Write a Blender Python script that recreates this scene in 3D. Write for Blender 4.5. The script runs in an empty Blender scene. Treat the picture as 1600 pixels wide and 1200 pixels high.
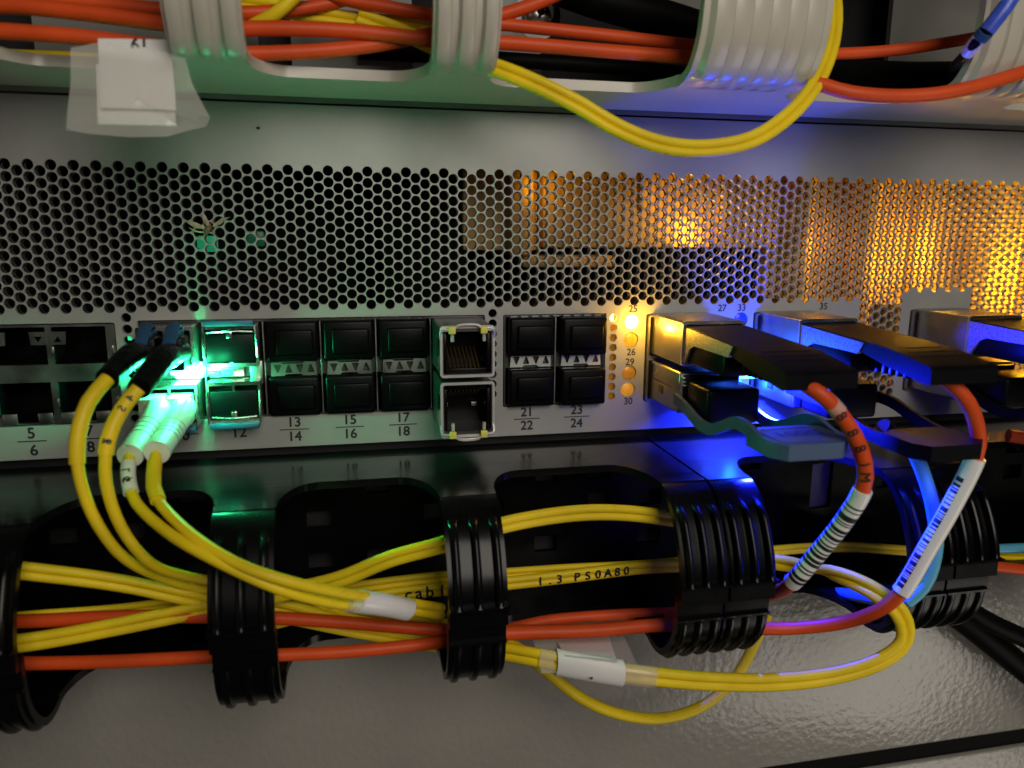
import bpy, bmesh, math, random
from mathutils import Vector, Matrix
from mathutils.geometry import delaunay_2d_cdt

random.seed(7)
S = 0.001            # everything below is written in millimetres
scene = bpy.context.scene
COL = scene.collection

# ---------------------------------------------------------------- camera
F_PX, CX, CY, CZ, PITCH, YAW, ROLL = 1203.61, 81.793, -219.183, -14.7125, -0.1999, -0.2111, 0.0068
R3 = (Matrix.Rotation(YAW, 3, 'Z') @ Matrix.Rotation(math.pi / 2 + PITCH, 3, 'X') @ Matrix.Rotation(ROLL, 3, 'Z'))
cam_data = bpy.data.cameras.new('camera')
cam = bpy.data.objects.new('camera', cam_data)
COL.objects.link(cam)
cam.matrix_world = Matrix.Translation(Vector((CX, CY, CZ)) * S) @ R3.to_4x4()
cam_data.sensor_width = 36.0
cam_data.lens = 36.0 * F_PX / 1600.0
cam_data.clip_start = 0.005
cam_data.clip_end = 20.0
cam_data.dof.use_dof = True
cam_data.dof.focus_distance = 0.222
cam_data.dof.aperture_fstop = 15.0
scene.camera = cam

# ---------------------------------------------------------------- world and lamps (indoors: a dim room)
w = bpy.data.worlds.new("World")
scene.world = w
w.use_nodes = True
bg = w.node_tree.nodes['Background']
bg.inputs[0].default_value = (1.0, 0.94, 0.86, 1)
bg.inputs[1].default_value = 0.012
scene.view_settings.view_transform = 'Standard'
scene.view_settings.look = 'None'
scene.view_settings.exposure = -0.22
scene.view_settings.gamma = 1.0


def area(name, loc, target, size, power, color, size_y=None):
    d = bpy.data.lights.new(name, 'AREA')
    d.energy = power
    d.color = color
    d.size = size * S
    if size_y:
        d.shape = 'RECTANGLE'
        d.size_y = size_y * S
    o = bpy.data.objects.new(name, d)
    COL.objects.link(o)
    o.location = Vector(loc) * S
    o.rotation_euler = (Vector(target) - Vector(loc)).to_track_quat('-Z', 'Y').to_euler()
    return o


def lamp(name, loc, power, color, r=1.0):
    d = bpy.data.lights.new(name, 'POINT')
    d.energy = power
    d.color = color
    d.shadow_soft_size = r * S
    o = bpy.data.objects.new(name, d)
    COL.objects.link(o)
    o.location = Vector(loc) * S
    return o


area('room_key_lamp', (195, -460, 160), (155, 0, -30), 240, 1.36, (1.0, 0.93, 0.82))  # unseen broad key light in front of the rack, somewhat above the camera
area('room_low_lamp', (600, -372, -478), (262, 0, -178), 300, 0.75, (1.0, 0.93, 0.82))
area('room_side_lamp', (-420, -380, -60), (60, 0, -100), 200, 0.05, (1.0, 0.93, 0.85))

GREEN = (0.03, 1.0, 0.36)
BLUE = (0.008, 0.018, 1.0)
AMBER = (1.0, 0.50, 0.02)


# ---------------------------------------------------------------- pixel of the 1600x1200 photograph -> place in the rack (mm)
def ray(px, py):
    return R3 @ Vector(((px - 800) / F_PX, (600 - py) / F_PX, -1.0))


def at(px, py, Y):
    d = ray(px, py)
    t = (Y - CY) / d.y
    return Vector((CX + t * d.x, Y, CZ + t * d.z))


def ax(px, py, X):
    d = ray(px, py)
    t = (X - CX) / d.x
    return Vector((X, CY + t * d.y, CZ + t * d.z))


# ---------------------------------------------------------------- materials
MATS = {}


def mat(name, color, rough=0.5, metal=0.0, noise=0.0, nscale=300, bump=0.0, bscale=900, emit=None, estr=0.0,
        alpha=1.0, coat=0.0, stretch=None, spec=0.5, trans=0.0, rnoise=0.0):
    m = bpy.data.materials.new(name)
    m.use_nodes = True
    nt = m.node_tree
    p = nt.nodes['Principled BSDF']
    p.inputs['Base Color'].default_value = (*color, 1)
    p.inputs['Roughness'].default_value = rough
    p.inputs['Metallic'].default_value = metal
    p.inputs['Specular IOR Level'].default_value = spec
    p.inputs['Coat Weight'].default_value = coat
    p.inputs['Coat Roughness'].default_value = 0.08
    p.inputs['Alpha'].default_value = alpha
    p.inputs['Transmission Weight'].default_value = trans
    if emit:
        p.inputs['Emission Color'].default_value = (*emit, 1)
        p.inputs['Emission Strength'].default_value = estr
    if noise or bump or rnoise:
        tc = nt.nodes.new('ShaderNodeTexCoord')
        mp = nt.nodes.new('ShaderNodeMapping')
        nt.links.new(tc.outputs['Object'], mp.inputs[0])
        if stretch:
            mp.inputs['Scale'].default_value = stretch
    if noise:
        n = nt.nodes.new('ShaderNodeTexNoise')
        n.inputs['Scale'].default_value = nscale
        n.inputs['Detail'].default_value = 6
        nt.links.new(mp.outputs[0], n.inputs['Vector'])
        cr = nt.nodes.new('ShaderNodeValToRGB')
        cr.color_ramp.elements[0].position = 0.3
        cr.color_ramp.elements[1].position = 0.7
        cr.color_ramp.elements[0].color = (*[c * (1 - noise) for c in color], 1)
        cr.color_ramp.elements[1].color = (*[min(1, c * (1 + noise)) for c in color], 1)
        nt.links.new(n.outputs[0], cr.inputs[0])
        nt.links.new(cr.outputs[0], p.inputs['Base Color'])
    if rnoise:
        n = nt.nodes.new('ShaderNodeTexNoise')
        n.inputs['Scale'].default_value = nscale * 0.6
        n.inputs['Detail'].default_value = 8
        nt.links.new(mp.outputs[0], n.inputs['Vector'])
        mr = nt.nodes.new('ShaderNodeMapRange')
        mr.inputs[1].default_value = 0.3
        mr.inputs[2].default_value = 0.7
        mr.inputs[3].default_value = max(0.02, rough - rnoise)
        mr.inputs[4].default_value = rough + rnoise
        nt.links.new(n.outputs[0], mr.inputs[0])
        nt.links.new(mr.outputs[0], p.inputs['Roughness'])
    if bump:
        n = nt.nodes.new('ShaderNodeTexNoise')
        n.inputs['Scale'].default_value = bscale
        n.inputs['Detail'].default_value = 3
        nt.links.new(mp.outputs[0], n.inputs['Vector'])
        b = nt.nodes.new('ShaderNodeBump')
        b.inputs['Strength'].default_value = 1.0
        b.inputs['Distance'].default_value = bump * S
        nt.links.new(n.outputs[0], b.inputs['Height'])
        nt.links.new(b.outputs[0], p.inputs['Normal'])
    MATS[name] = m
    return m


mat('grey_panel', (0.37, 0.365, 0.345), 0.40, 0.15, noise=0.12, nscale=22, bump=0.02, bscale=1500, rnoise=0.08)
mat('inner_sheet', (0.05, 0.047, 0.043), 0.5, 0.3)
mat('dark_rear', (0.02, 0.02, 0.02), 0.5, noise=0.4, nscale=60)
mat('ink', (0.012, 0.012, 0.014), 0.6)
mat('black_plastic', (0.0025, 0.0025, 0.003), 0.27, noise=0.2, nscale=90, bump=0.04, bscale=160, coat=0.0, rnoise=0.08, spec=0.2)
mat('black_shelf', (0.005, 0.005, 0.006), 0.17, noise=0.2, nscale=90, bump=0.03, bscale=420, coat=0.0, spec=0.28, rnoise=0.09, stretch=(0.25, 1.6, 1))
mat('black_rubber', (0.0025, 0.0025, 0.003), 0.36, spec=0.12, noise=0.25, nscale=200, bump=0.02, bscale=1500)
mat('dark_hole', (0.006, 0.006, 0.006), 0.8)
mat('dark_metal', (0.10, 0.10, 0.10), 0.35, 0.8, bump=0.01, bscale=600)
mat('cream_plastic', (0.47, 0.435, 0.37), 0.33, noise=0.05, nscale=40, bump=0.05, bscale=150, coat=0.1)
mat('textured_panel', (0.34, 0.322, 0.288), 0.19, noise=0.06, nscale=25, bump=0.24, bscale=430, rnoise=0.05)
mat('dull_grey', (0.17, 0.165, 0.15), 0.5, 0.1, noise=0.12, nscale=50, bump=0.02, bscale=400)
mat('yellow_jacket', (0.82, 0.60, 0.012), 0.45, spec=0.3, noise=0.14, nscale=70, rnoise=0.04, bump=0.03, bscale=500)
mat('orange_jacket', (0.66, 0.075, 0.012), 0.46, spec=0.28, noise=0.14, nscale=70, rnoise=0.04, bump=0.03, bscale=400)
mat('aqua_jacket', (0.10, 0.40, 0.56), 0.38, noise=0.05, nscale=120, bump=0.02, bscale=400)
mat('black_jacket', (0.0025, 0.0025, 0.0025), 0.55, spec=0.08, noise=0.2, nscale=200, bump=0.03, bscale=400)
mat('bright_metal', (0.72, 0.71, 0.68), 0.22, 1.0, noise=0.08, nscale=120, bump=0.015, bscale=500, rnoise=0.1)
mat('satin_metal', (0.36, 0.35, 0.33), 0.36, 1.0, noise=0.12, nscale=150, bump=0.02, bscale=700, rnoise=0.1)
mat('tab_rubber', (0.0022, 0.0022, 0.004), 0.5, noise=0.25, nscale=200, bump=0.03, bscale=900, spec=0.10)
mat('grainy_zinc', (0.42, 0.40, 0.37), 0.42, 0.7, noise=0.35, nscale=1500, bump=0.10, bscale=2200)
mat('rim_metal', (0.80, 0.79, 0.75), 0.28, 0.55, noise=0.1, nscale=200, bump=0.02, bscale=600)
mat('gold_contact', (0.70, 0.48, 0.16), 0.3, 0.95, noise=0.05, nscale=500)
mat('yellow_clip', (0.75, 0.70, 0.10), 0.45, noise=0.05, nscale=300)
mat('blue_latch', (0.022, 0.075, 0.16), 0.42, noise=0.06, nscale=200, bump=0.02)
mat('blue_tab', (0.06, 0.10, 0.19), 0.42, noise=0.05, nscale=200, bump=0.02)
mat('blue_light_tint', (0.05, 0.10, 0.62), 0.3, noise=0.2, nscale=600)  # glossy sleeve with the blue LED's light painted into its colour
mat('blue_ink', (0.01, 0.03, 0.10), 0.5)
mat('white_boot', (0.72, 0.69, 0.62), 0.30, noise=0.04, nscale=100, bump=0.02, bscale=500)
mat('paper', (0.80, 0.79, 0.77), 0.5, noise=0.03, nscale=80, bump=0.03, bscale=250)
mat('glossy_label', (0.80, 0.78, 0.76), 0.22, noise=0.03, nscale=80, bump=0.03, bscale=250)
mat('clear_tape', (0.80, 0.77, 0.70), 0.12, alpha=0.36, bump=0.5, bscale=90, coat=0.4)
mat('interior_tan', (0.55, 0.36, 0.14), 0.6, noise=0.3, nscale=60)
mat('interior_dark', (0.005, 0.005, 0.005), 0.8, spec=0.1)
mat('insect_body', (0.16, 0.09, 0.04), 0.5, noise=0.3, nscale=900)
mat('insect_wing', (0.42, 0.36, 0.24), 0.4, alpha=0.75, noise=0.3, nscale=900)
mat('amber_glow', (0.9, 0.6, 0.1), 0.3, emit=(1.0, 0.60, 0.10), estr=14.0)
mat('amber_lens', (0.50, 0.27, 0.04), 0.2, emit=(1.0, 0.40, 0.015), estr=0.36, bump=0.3, bscale=500, noise=0.2, nscale=400)
mat('amber_dim_lens', (0.34, 0.17, 0.03), 0.2, emit=(1.0, 0.38, 0.02), estr=0.17, bump=0.15, bscale=500, noise=0.3, nscale=400)
mat('green_glow', (0.5, 1.0, 0.8), 0.3, emit=(0.10, 1.0, 0.45), estr=26.0)
mat('green_lens', (0.1, 0.6, 0.35), 0.2, emit=(0.03, 0.8, 0.33), estr=1.1)
mat('green_dim', (0.02, 0.3, 0.14), 0.3, emit=(0.01, 0.30, 0.13), estr=0.55)
mat('green_dim2', (0.02, 0.1, 0.05), 0.3, emit=(0.01, 0.30, 0.13), estr=0.10)
mat('blue_glow', (0.3, 0.7, 1.0), 0.3, emit=(0.015, 0.15, 1.0), estr=34.0)
mat('blue_lens', (0.02, 0.04, 0.5), 0.3, emit=(0.01, 0.02, 0.6), estr=0.5)
MATS['black_shelf'].node_tree  # brushed scratches on the shelf are added below


# ---------------------------------------------------------------- mesh building
class MB:
    def __init__(self):
        self.bm = bmesh.new()

    def box(self, x0, x1, y0, y1, z0, z1, b=0.0, seg=2, M=None):
        r = bmesh.ops.create_cube(self.bm, size=1.0)
        vs = r['verts']
        for v in vs:
            v.co = Vector((x0 + (v.co.x + .5) * (x1 - x0), y0 + (v.co.y + .5) * (y1 - y0), z0 + (v.co.z + .5) * (z1 - z0)))
        if b:
            es = set()
            for v in vs:
                es.update(v.link_edges)
            rr = bmesh.ops.bevel(self.bm, geom=list(es) + vs, offset=b, segments=seg, affect='EDGES', profile=0.5)
            vs = list({v for f in rr['faces'] for v in f.verts} | {v for v in vs if v.is_valid})
        if M is not None:
            for v in vs:
                v.co = M @ v.co
        return self

    def tube(self, pts, r, seg=12, smooth=True, step=3.0, caps=True, rfun=None, flat=None):
        P = [Vector(p) for p in pts]
        if smooth and len(P) > 2:
            P = catmull(P, step)
        n = len(P)
        T = []
        for i in range(n):
            a = P[max(0, i - 1)]
            b = P[min(n - 1, i + 1)]
            T.append((b - a).normalized())
        up = Vector((0, -1, 0.02))
        if abs(T[0].dot(up)) > 0.93:
            up = Vector((0, 0, 1))
        N = (up - T[0] * up.dot(T[0])).normalized()
        rings = []
        L = 0
        tot = sum((P[i + 1] - P[i]).length for i in range(n - 1)) or 1
        for i in range(n):
            if i:
                L += (P[i] - P[i - 1]).length
                N = (N - T[i] * N.dot(T[i])).normalized()
            B = T[i].cross(N)
            rr = rfun(L / tot) if rfun else r
            ring = []
            for k in range(seg):
                a = 2 * math.pi * k / seg
                if flat:
                    q = N * math.cos(a) * rr * flat[0] + B * math.sin(a) * rr * flat[1]
                else:
                    q = N * math.cos(a) * rr + B * math.sin(a) * rr
                ring.append(self.bm.verts.new(P[i] + q))
            rings.append(ring)
        for i in range(n - 1):
            for k in range(seg):
                self.bm.faces.new((rings[i][k], rings[i][(k + 1) % seg], rings[i + 1][(k + 1) % seg], rings[i + 1][k]))
        if caps:
            self.bm.faces.new(rings[0][::-1])
            self.bm.faces.new(rings[-1])
        return self

    def prism(self, outer, fn, t0, t1, holes=()):
        """outline (u,v) with holes, extruded from t0 to t1; fn(u,v,t) -> point"""
        pts = []
        edges = []
        loops = [list(outer)] + [list(h) for h in holes]
        for lp in loops:
            k = len(pts)
            pts += [Vector(q) for q in lp]
            edges += [(k + i, k + (i + 1) % len(lp)) for i in range(len(lp))]
        r = delaunay_2d_cdt(pts, edges, [], 1, 1e-6)
        V, Fc = r[0], r[2]
        tris = []
        for f in Fc:
            c = sum((V[i] for i in f), Vector((0, 0))) / len(f)
            if not inside(c, outer) or any(inside(c, h) for h in holes):
                continue
            tris.append(f)
        A = [self.bm.verts.new(fn(v.x, v.y, t0)) for v in V]
        B = [self.bm.verts.new(fn(v.x, v.y, t1)) for v in V]
        for f in tris:
            self.bm.faces.new([A[i] for i in f])
            self.bm.faces.new([B[i] for i in reversed(f)])
        # sides
        cnt = {}
        for f in tris:
            for i in range(len(f)):
                e = (f[i], f[(i + 1) % len(f)])
                cnt[e] = 1
        for (a, b) in cnt:
            if (b, a) not in cnt:
                self.bm.faces.new((A[b], A[a], B[a], B[b]))
        return self

    def grid(self, rows, close=False):
        g = [[self.bm.verts.new(p) for p in row] for row in rows]
        for i in range(len(g) - 1):
            n = len(g[i])
            for k in range(n if close else n - 1):
                self.bm.faces.new((g[i][k], g[i][(k + 1) % n], g[i + 1][(k + 1) % n], g[i + 1][k]))
        return g

    def build(self, name, material, root=None, smooth=True, label=None, origin=None):
        """links ONE mesh object; vertices are written relative to the thing's base"""
        o0 = Vector(origin) if origin is not None else (Vector(root['base']) if root is not None and 'base' in root else Vector((0, 0, 0)))
        for v in self.bm.verts:
            v.co = (v.co - o0) * S
        bmesh.ops.recalc_face_normals(self.bm, faces=self.bm.faces)
        me = bpy.data.meshes.new(name)
        self.bm.to_mesh(me)
        self.bm.free()
        ms = material if isinstance(material, (list, tuple)) else [material]
        for m_ in ms:
            me.materials.append(MATS[m_])
        if smooth:
            me.polygons.foreach_set('use_smooth', [True] * len(me.polygons))
            me.set_sharp_from_angle(angle=math.radians(38))
        o = bpy.data.objects.new(name, me)
        COL.objects.link(o)
        if root is not None:
            o.parent = root
            o['base'] = tuple(o0)
        else:
            o.location = o0 * S
            o['base'] = tuple(o0)
        if label:
            o['label'] = label
        return o


def inside(c, poly):
    x, y = c[0], c[1]
    r = False
    n = len(poly)
    j = n - 1
    for i in range(n):
        xi, yi = poly[i][0], poly[i][1]
        xj, yj = poly[j][0], poly[j][1]
        if (yi > y) != (yj > y) and x < (xj - xi) * (y - yi) / (yj - yi) + xi:
            r = not r
        j = i
    return r


def catmull(P, step=3.0):
    out = []
    n = len(P)
    for i in range(n - 1):
        p0 = P[i - 1] if i else P[0] * 2 - P[1]
        p1, p2 = P[i], P[i + 1]
        p3 = P[i + 2] if i + 2 < n else P[-1] * 2 - P[-2]
        k = max(2, int((p2 - p1).length / step))
        for j in range(k):
            t = j / k
            # centripetal-like tension 0.5
            out.append(0.5 * ((2 * p1) + (p2 - p0) * t + (2 * p0 - 5 * p1 + 4 * p2 - p3) * t * t + (-p0 + 3 * p1 - 3 * p2 + p3) * t ** 3))
    out.append(P[-1].copy())
    return out


def tag(o, label, cat, group=None, kind=None):
    if label:
        o['label'] = label
    if cat:
        o['category'] = cat
    if group:
        o['group'] = group
    if kind:
        o['kind'] = kind
    return o


def thing(name, base, label, cat, group=None):
    o = bpy.data.objects.new(name, None)
    o.empty_display_size = 0.005
    COL.objects.link(o)
    o.location = Vector(base) * S
    o['base'] = tuple(float(c) for c in base)
    return tag(o, label, cat, group)


def copy_thing(root, delta, label, parts_label=None):
    """a copy of a thing with copies of its parts and sub-parts, moved by delta mm"""
    c = root.copy()
    COL.objects.link(c)
    c.location = root.location + Vector(delta) * S
    c['label'] = label
    for ch in list(root.children):
        d = ch.copy()
        COL.objects.link(d)
        d.parent = c
        for g in list(ch.children):
            e = g.copy()
            COL.objects.link(e)
            e.parent = d
    return c


def text_mesh(s, size, bold=0.0):
    cu = bpy.data.curves.new('t', 'FONT')
    cu.body = s
    cu.size = size
    cu.align_x = 'CENTER'
    cu.align_y = 'CENTER'
    cu.resolution_u = 4
    o = bpy.data.objects.new('t', cu)
    me = bpy.data.meshes.new_from_object(o)
    bpy.data.objects.remove(o)
    bpy.data.curves.remove(cu)
    # heavier strokes: the same outlines laid a hair apart
    V = [v.co.copy() for v in me.vertices]
    Fs = [tuple(p.vertices) for p in me.polygons]
    nv, nf = [], []
    for q, (dx, dy) in enumerate(((0, 0), (1, .5), (-1, -.5), (.5, -1), (-.5, 1))):
        k = len(nv)
        nv += [v + Vector((dx * bold * .8, dy * bold * .8, q * 0.004)) for v in V]
        nf += [tuple(i + k for i in f) for f in Fs]
    me2 = bpy.data.meshes.new('t')
    me2.from_pydata(nv, [], nf)
    bpy.data.meshes.remove(me)
    return me2


def text(s, size, M, material, root, name='lettering', bold=0.03, bend=None):
    """flat lettering; M maps (u right, v up, 0) mm to the rack"""
    me = text_mesh(s, size, bold)
    if bend:
        bm = bmesh.new()
        bm.from_mesh(me)
        bmesh.ops.triangulate(bm, faces=bm.faces)
        for _ in range(4):
            long_ = [e for e in bm.edges if e.calc_length() > .35]
            if not long_:
                break
            bmesh.ops.subdivide_edges(bm, edges=long_, cuts=1)
            bmesh.ops.triangulate(bm, faces=bm.faces)
        bm.to_mesh(me)
        bm.free()
    b0 = Vector(root['base'])
    for v in me.vertices:
        q = v.co.copy()
        q = bend(q) if bend else M @ q
        v.co = (q - b0) * S
    me.materials.clear()
    me.materials.append(MATS[material])
    o = bpy.data.objects.new(name, me)
    COL.objects.link(o)
    o.parent = root
    o['base'] = tuple(b0)
    return o


def on_panel(x, z, y=-0.06, flip=False):
    return Matrix.Translation((x, y, z)) @ Matrix.Rotation(math.pi / 2, 4, 'X')


def rrect(x0, x1, z0, z1, r, n=4):
    pts = []
    for cx, cz, a0 in ((x1 - r, z1 - r, 0), (x0 + r, z1 - r, 90), (x0 + r, z0 + r, 180), (x1 - r, z0 + r, 270)):
        for i in range(n + 1):
            a = math.radians(a0 + 90 * i / n)
            pts.append((cx + r * math.cos(a), cz + r * math.sin(a)))
    return pts


def circle(cx, cz, r, n=18, a0=0.0):
    return [(cx + r * math.cos(a0 + 2 * math.pi * i / n), cz + r * math.sin(a0 + 2 * math.pi * i / n)) for i in range(n)]


XZ = lambda u, v, t: Vector((u, t, v))

# =====================================================================================================
# THE NETWORK SWITCH: perforated grey front, ports, numbers, inside
# =====================================================================================================
switch = thing('network_switch', (-60, 0, -76), 'grey rack switch with a perforated front above two rows of numbered ports', 'network switch')

DX, DZ = 2.598, 3.0
HR = 1.385


def hole_cells():
    cells = {}
    for j in range(-24, 150):
        X = j * DX
        odd = j & 1
        for k in range(0, 25):
            Z = -k * DZ - (1.5 if odd else 0)
            if X < 240.5:
                ok = Z >= -36.1
            else:
                ok = Z >= -70.6 and not (258.5 < X < 285 and Z < -34)
                # ragged lower edge beside the second module block
                if X < 244 and Z < -37:
                    ok = False
            if ok:
                cells[(j, k)] = (X, Z)
    return cells


CELLS = hole_cells()


def hex_pts(X, Z):
    c = []
    R = DZ / math.sqrt(3)
    for i in range(6):
        a = math.radians(60 * i)
        c.append((X + R * math.cos(a), Z + R * math.sin(a)))
    return c


def lattice(mb, y0, y1, cells, r=HR):
    bm = mb.bm
    vc = {}

    def V(x, y, z):
        key = (round(x, 2), y, round(z, 2))
        v = vc.get(key)
        if v is None:
            v = vc[key] = bm.verts.new((x, y, z))
        return v
    for (X, Z) in cells.values():
        H = hex_pts(X, Z)
        outer = []
        for i in range(6):
            a, b = H[i], H[(i + 1) % 6]
            for t in (0, 1 / 3, 2 / 3):
                outer.append((a[0] + (b[0] - a[0]) * t, a[1] + (b[1] - a[1]) * t))
        n = len(outer)
        fo = [V(p[0], y0, p[1]) for p in outer]
        fi = []
        bi = []
        for p in outer:
            a = math.atan2(p[1] - Z, p[0] - X)
            fi.append(bm.verts.new((X + r * math.cos(a), y0, Z + r * math.sin(a))))
            bi.append(bm.verts.new((X + r * math.cos(a), y1, Z + r * math.sin(a))))
        for i in range(n):
            k = (i + 1) % n
            if fo[i] is not fo[k]:
                bm.faces.new((fo[i], fo[k], fi[k], fi[i]))
            bm.faces.new((fi[i], fi[k], bi[k], bi[i]))


def plate(mb, y0, y1, x0, x1, z0, z1, openings, cells):
    """the rest of the sheet: rectangle minus openings minus the hole cells"""
    pts, edges, idx = [], [], {}

    def P(x, z):
        key = (round(x, 3), round(z, 3))
        if key not in idx:
            idx[key] = len(pts)
            pts.append(Vector((x, z)))
        return idx[key]

    def loop(lp):
        ids = [P(*q) for q in lp]
        edges.extend((ids[i], ids[(i + 1) % len(ids)]) for i in range(len(ids)))
    loop([(x0, z0), (x1, z0), (x1, z1), (x0, z1)])
    for o in openings:
        loop(o)
    ecount = {}
    for (X, Z) in cells.values():
        H = [P(round(a, 2), round(b, 2)) for a, b in hex_pts(X, Z)]
        for i in range(6):
            e = tuple(sorted((H[i], H[(i + 1) % 6])))
            ecount[e] = ecount.get(e, 0) + 1
    edges.extend(e for e, c in ecount.items() if c == 1)
    used = sorted({i for e in edges for i in e})
    rem = {o: n for n, o in enumerate(used)}
    pts = [pts[i] for i in used]
    edges = [(rem[a], rem[b]) for a, b in edges]
    r = delaunay_2d_cdt(pts, edges, [], 1, 1e-5)
    V, F = r[0], r[2]
    R = DZ / math.sqrt(3)

    def in_cells(c):
        j0 = round(c.x / DX)
        for j in (j0 - 1, j0, j0 + 1):
            k0 = round((-c.y - (1.5 if j & 1 else 0)) / DZ)
            for k in (k0 - 1, k0, k0 + 1):
                q = cells.get((j, k))
                if q and inside(c, hex_pts(*q)):
                    return True
        return False
    keep = []
    for f in F:
        c = (V[f[0]] + V[f[1]] + V[f[2]]) / 3
        if any(inside(c, o) for o in openings) or in_cells(c):
            continue
        keep.append(f)
    A = [mb.bm.verts.new((v.x, y0, v.y)) for v in V]
    B = {}
    he = set()
    for f in keep:
        mb.bm.faces.new([A[i] for i in f])
        for i in range(3):
            he.add((f[i], f[(i + 1) % 3]))
    lat = set()
    for (a, b) in he:
        if (b, a) not in he:
            m_ = (V[a] + V[b]) / 2
            # a wall only along real openings and the rim, not along the lattice
            if any(near_loop(m_, o) for o in openings) or m_.x < x0 + .01 or m_.x > x1 - .01 or m_.y < z0 + .01 or m_.y > z1 - .01:
                for i in (a, b):
                    if i not in B:
                        B[i] = mb.bm.verts.new((V[i].x, y1, V[i].y))
                mb.bm.faces.new((A[b], A[a], B[a], B[b]))


def near_loop(p, lp):
    n = len(lp)
    for i in range(n):
        a = Vector(lp[i])
        b = Vector(lp[(i + 1) % n])
        d = b - a
        t = max(0, min(1, (p - a).dot(d) / max(d.length_squared, 1e-9)))
        if (a + d * t - p).length < 0.03:
            return True
    return False


led_holes = [(165.8, -42.3), (165.6, -47.8), (165.4, -58.0), (165.2, -63.2), (201.6, -42.3), (201.5, -47.8), (201.4, -57.8), (201.3, -63.2)]
small_cols = [(24.6, -38.6 - 3.05 * i, 1.25) for i in range(10)] + [(122.9, -39.0 - 3.0 * i, 1.25) for i in range(9)] + [(159.9, -41.0 - 3.0 * i, 1.2) for i in range(9)]
openings = [rrect(-42, 21.7, -67.0, -39.8, 0.6), rrect(27.2, 120.6, -67.0, -39.4, 0.5), rrect(126.0, 157.6, -67.1, -39.5, 0.5),
            rrect(170.2, 191.4, -67.0, -40.0, 0.6), rrect(205.8, 227.4, -67.0, -40.0, 0.6), rrect(262.0, 283.4, -67.0, -40.0, 0.6)]
openings += [circle(x, z, 2.35, 22) for x, z in led_holes] + [circle(x, z, r, 16) for x, z, r in small_cols]
mb = MB()
lattice(mb, 0.0, 0.9, CELLS)
plate(mb, 0.0, 1.6, -62, 390, -76, 16.6, openings, CELLS)
front = mb.build('front_panel', 'grey_panel', switch, smooth=False)
# chassis lid edge and its bright lip
mb = MB()
mb.box(-62, 390, 1.7, 220, 16.0, 17.0)
mb.box(-62, 390, 1.7, 220, -76.6, -75.4)
mb.build('chassis_shell', 'dark_metal', switch)
mb = MB()
lattice(mb, 2.7, 2.9, CELLS, 1.38)
mb.build('inner_screen', 'inner_sheet', switch, smooth=False)
# inside: card guides, added light-blocking baffles, fan tray and their lamps
mb = MB()
mb.box(-62, 120, 34, 36, -76, 16)
mb.box(-62, 390, 120, 122, -76, 16)
mb.box(92, 94, 5.2, 120, -38, 16)
mb.box(94, 227, 5.3, 46, -38.8, -38.2)
mb.box(388, 390, 5, 120, -76, 16)
mb.box(228, 229, 41, 119, -75, 15.8)
mb.build('light_baffle', 'interior_dark', switch)
mb = MB()
mb.box(144, 227.5, 26, 40, -21.0, 15, 1.0)
mb.box(133, 141, 23, 38, -24, 14, 3)
mb.box(119, 144, 32, 52, -22, 14, 1)
mb.box(108, 119, 40, 52, -13, 10, 2)
mb.box(98, 108, 46, 54, -6, 6, 2)
mb.box(176, 181, 24.5, 26, -9, 3, .8)
mb.box(205, 209, 24, 26, -17, 8, .8)
mb.box(138, 170, 28, 40, -27.5, -23.5, 1.2)
mb.build('fan_tray', 'interior_tan', switch)
mb = MB()
mb.box(229.5, 386, 36, 60, -74, 15, 2.0)
for i in range(6):
    mb.tube([(240 + i * 26, 34, -72), (240 + i * 26, 34, 14)], 5.5, 20, smooth=False)
mb.build('power_module', 'interior_tan', switch)
lamp('amber_status_lamp', (194, 20.5, -16.5), 0.0175, (1.0, 0.50, 0.03), 2)
lamp('amber_tray_lamp', (182, 14, -6), 0.006, (1.0, 0.48, 0.02), 2)
lamp('amber_fan_lamp', (142, 19, -3), 0.0030, (1.0, 0.48, 0.02), 2)
lamp('amber_board_lamp', (335, 18, -32), 0.1875, (1.0, 0.50, 0.015), 5)
lamp('amber_side_lamp', (283, 18, -24), 0.075, (1.0, 0.48, 0.02), 5)
lamp('amber_edge_lamp', (246, 26, -20), 0.008, (1.0, 0.42, 0.04), 5)

for (px_, py_, w_, mm) in ((324, 381, 2.7, 'green_dim'), (398, 373, 2.6, 'green_dim2')):
    c_ = at(px_, py_, 9)
    MB().box(c_.x - w_, c_.x + w_, 9, 10, c_.z - w_ * .8, c_.z + w_ * .8, 0.6).build('board_lamp', mm, switch)

# numbers beside the ports
for s, x, z in (('5', -1.2, -69.5), ('6', -1.0, -74.2), ('7', 12.9, -69.5), ('8', 12.9, -74.0), ('10', 36.0, -72.0), ('12', 51.0, -71.8)):
    text(s, 4.1, on_panel(x, z + 0.6), 'ink', switch, 'port_number', 0.12)
for a, b, x in (('13', '14', 65.9), ('15', '16', 81.3), ('17', '18', 96.4), ('21', '22', 133.4), ('23', '24', 149.0)):
    text(a, 3.9, on_panel(x, -68.95), 'ink', switch, 'port_number', 0.12)
    text(b, 3.9, on_panel(x, -73.1), 'ink', switch, 'port_number', 0.12)
for x, w_ in ((-1.2, 7), (13.5, 7), (37.5, 6), (65.9, 8), (81.3, 8), (96.4, 8), (133.4, 8), (149.0, 8)):
    MB().box(x - w_ / 2, x + w_ / 2, -0.07, -0.02, -71.12, -70.84).build('number_rule', 'ink', switch)
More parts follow.
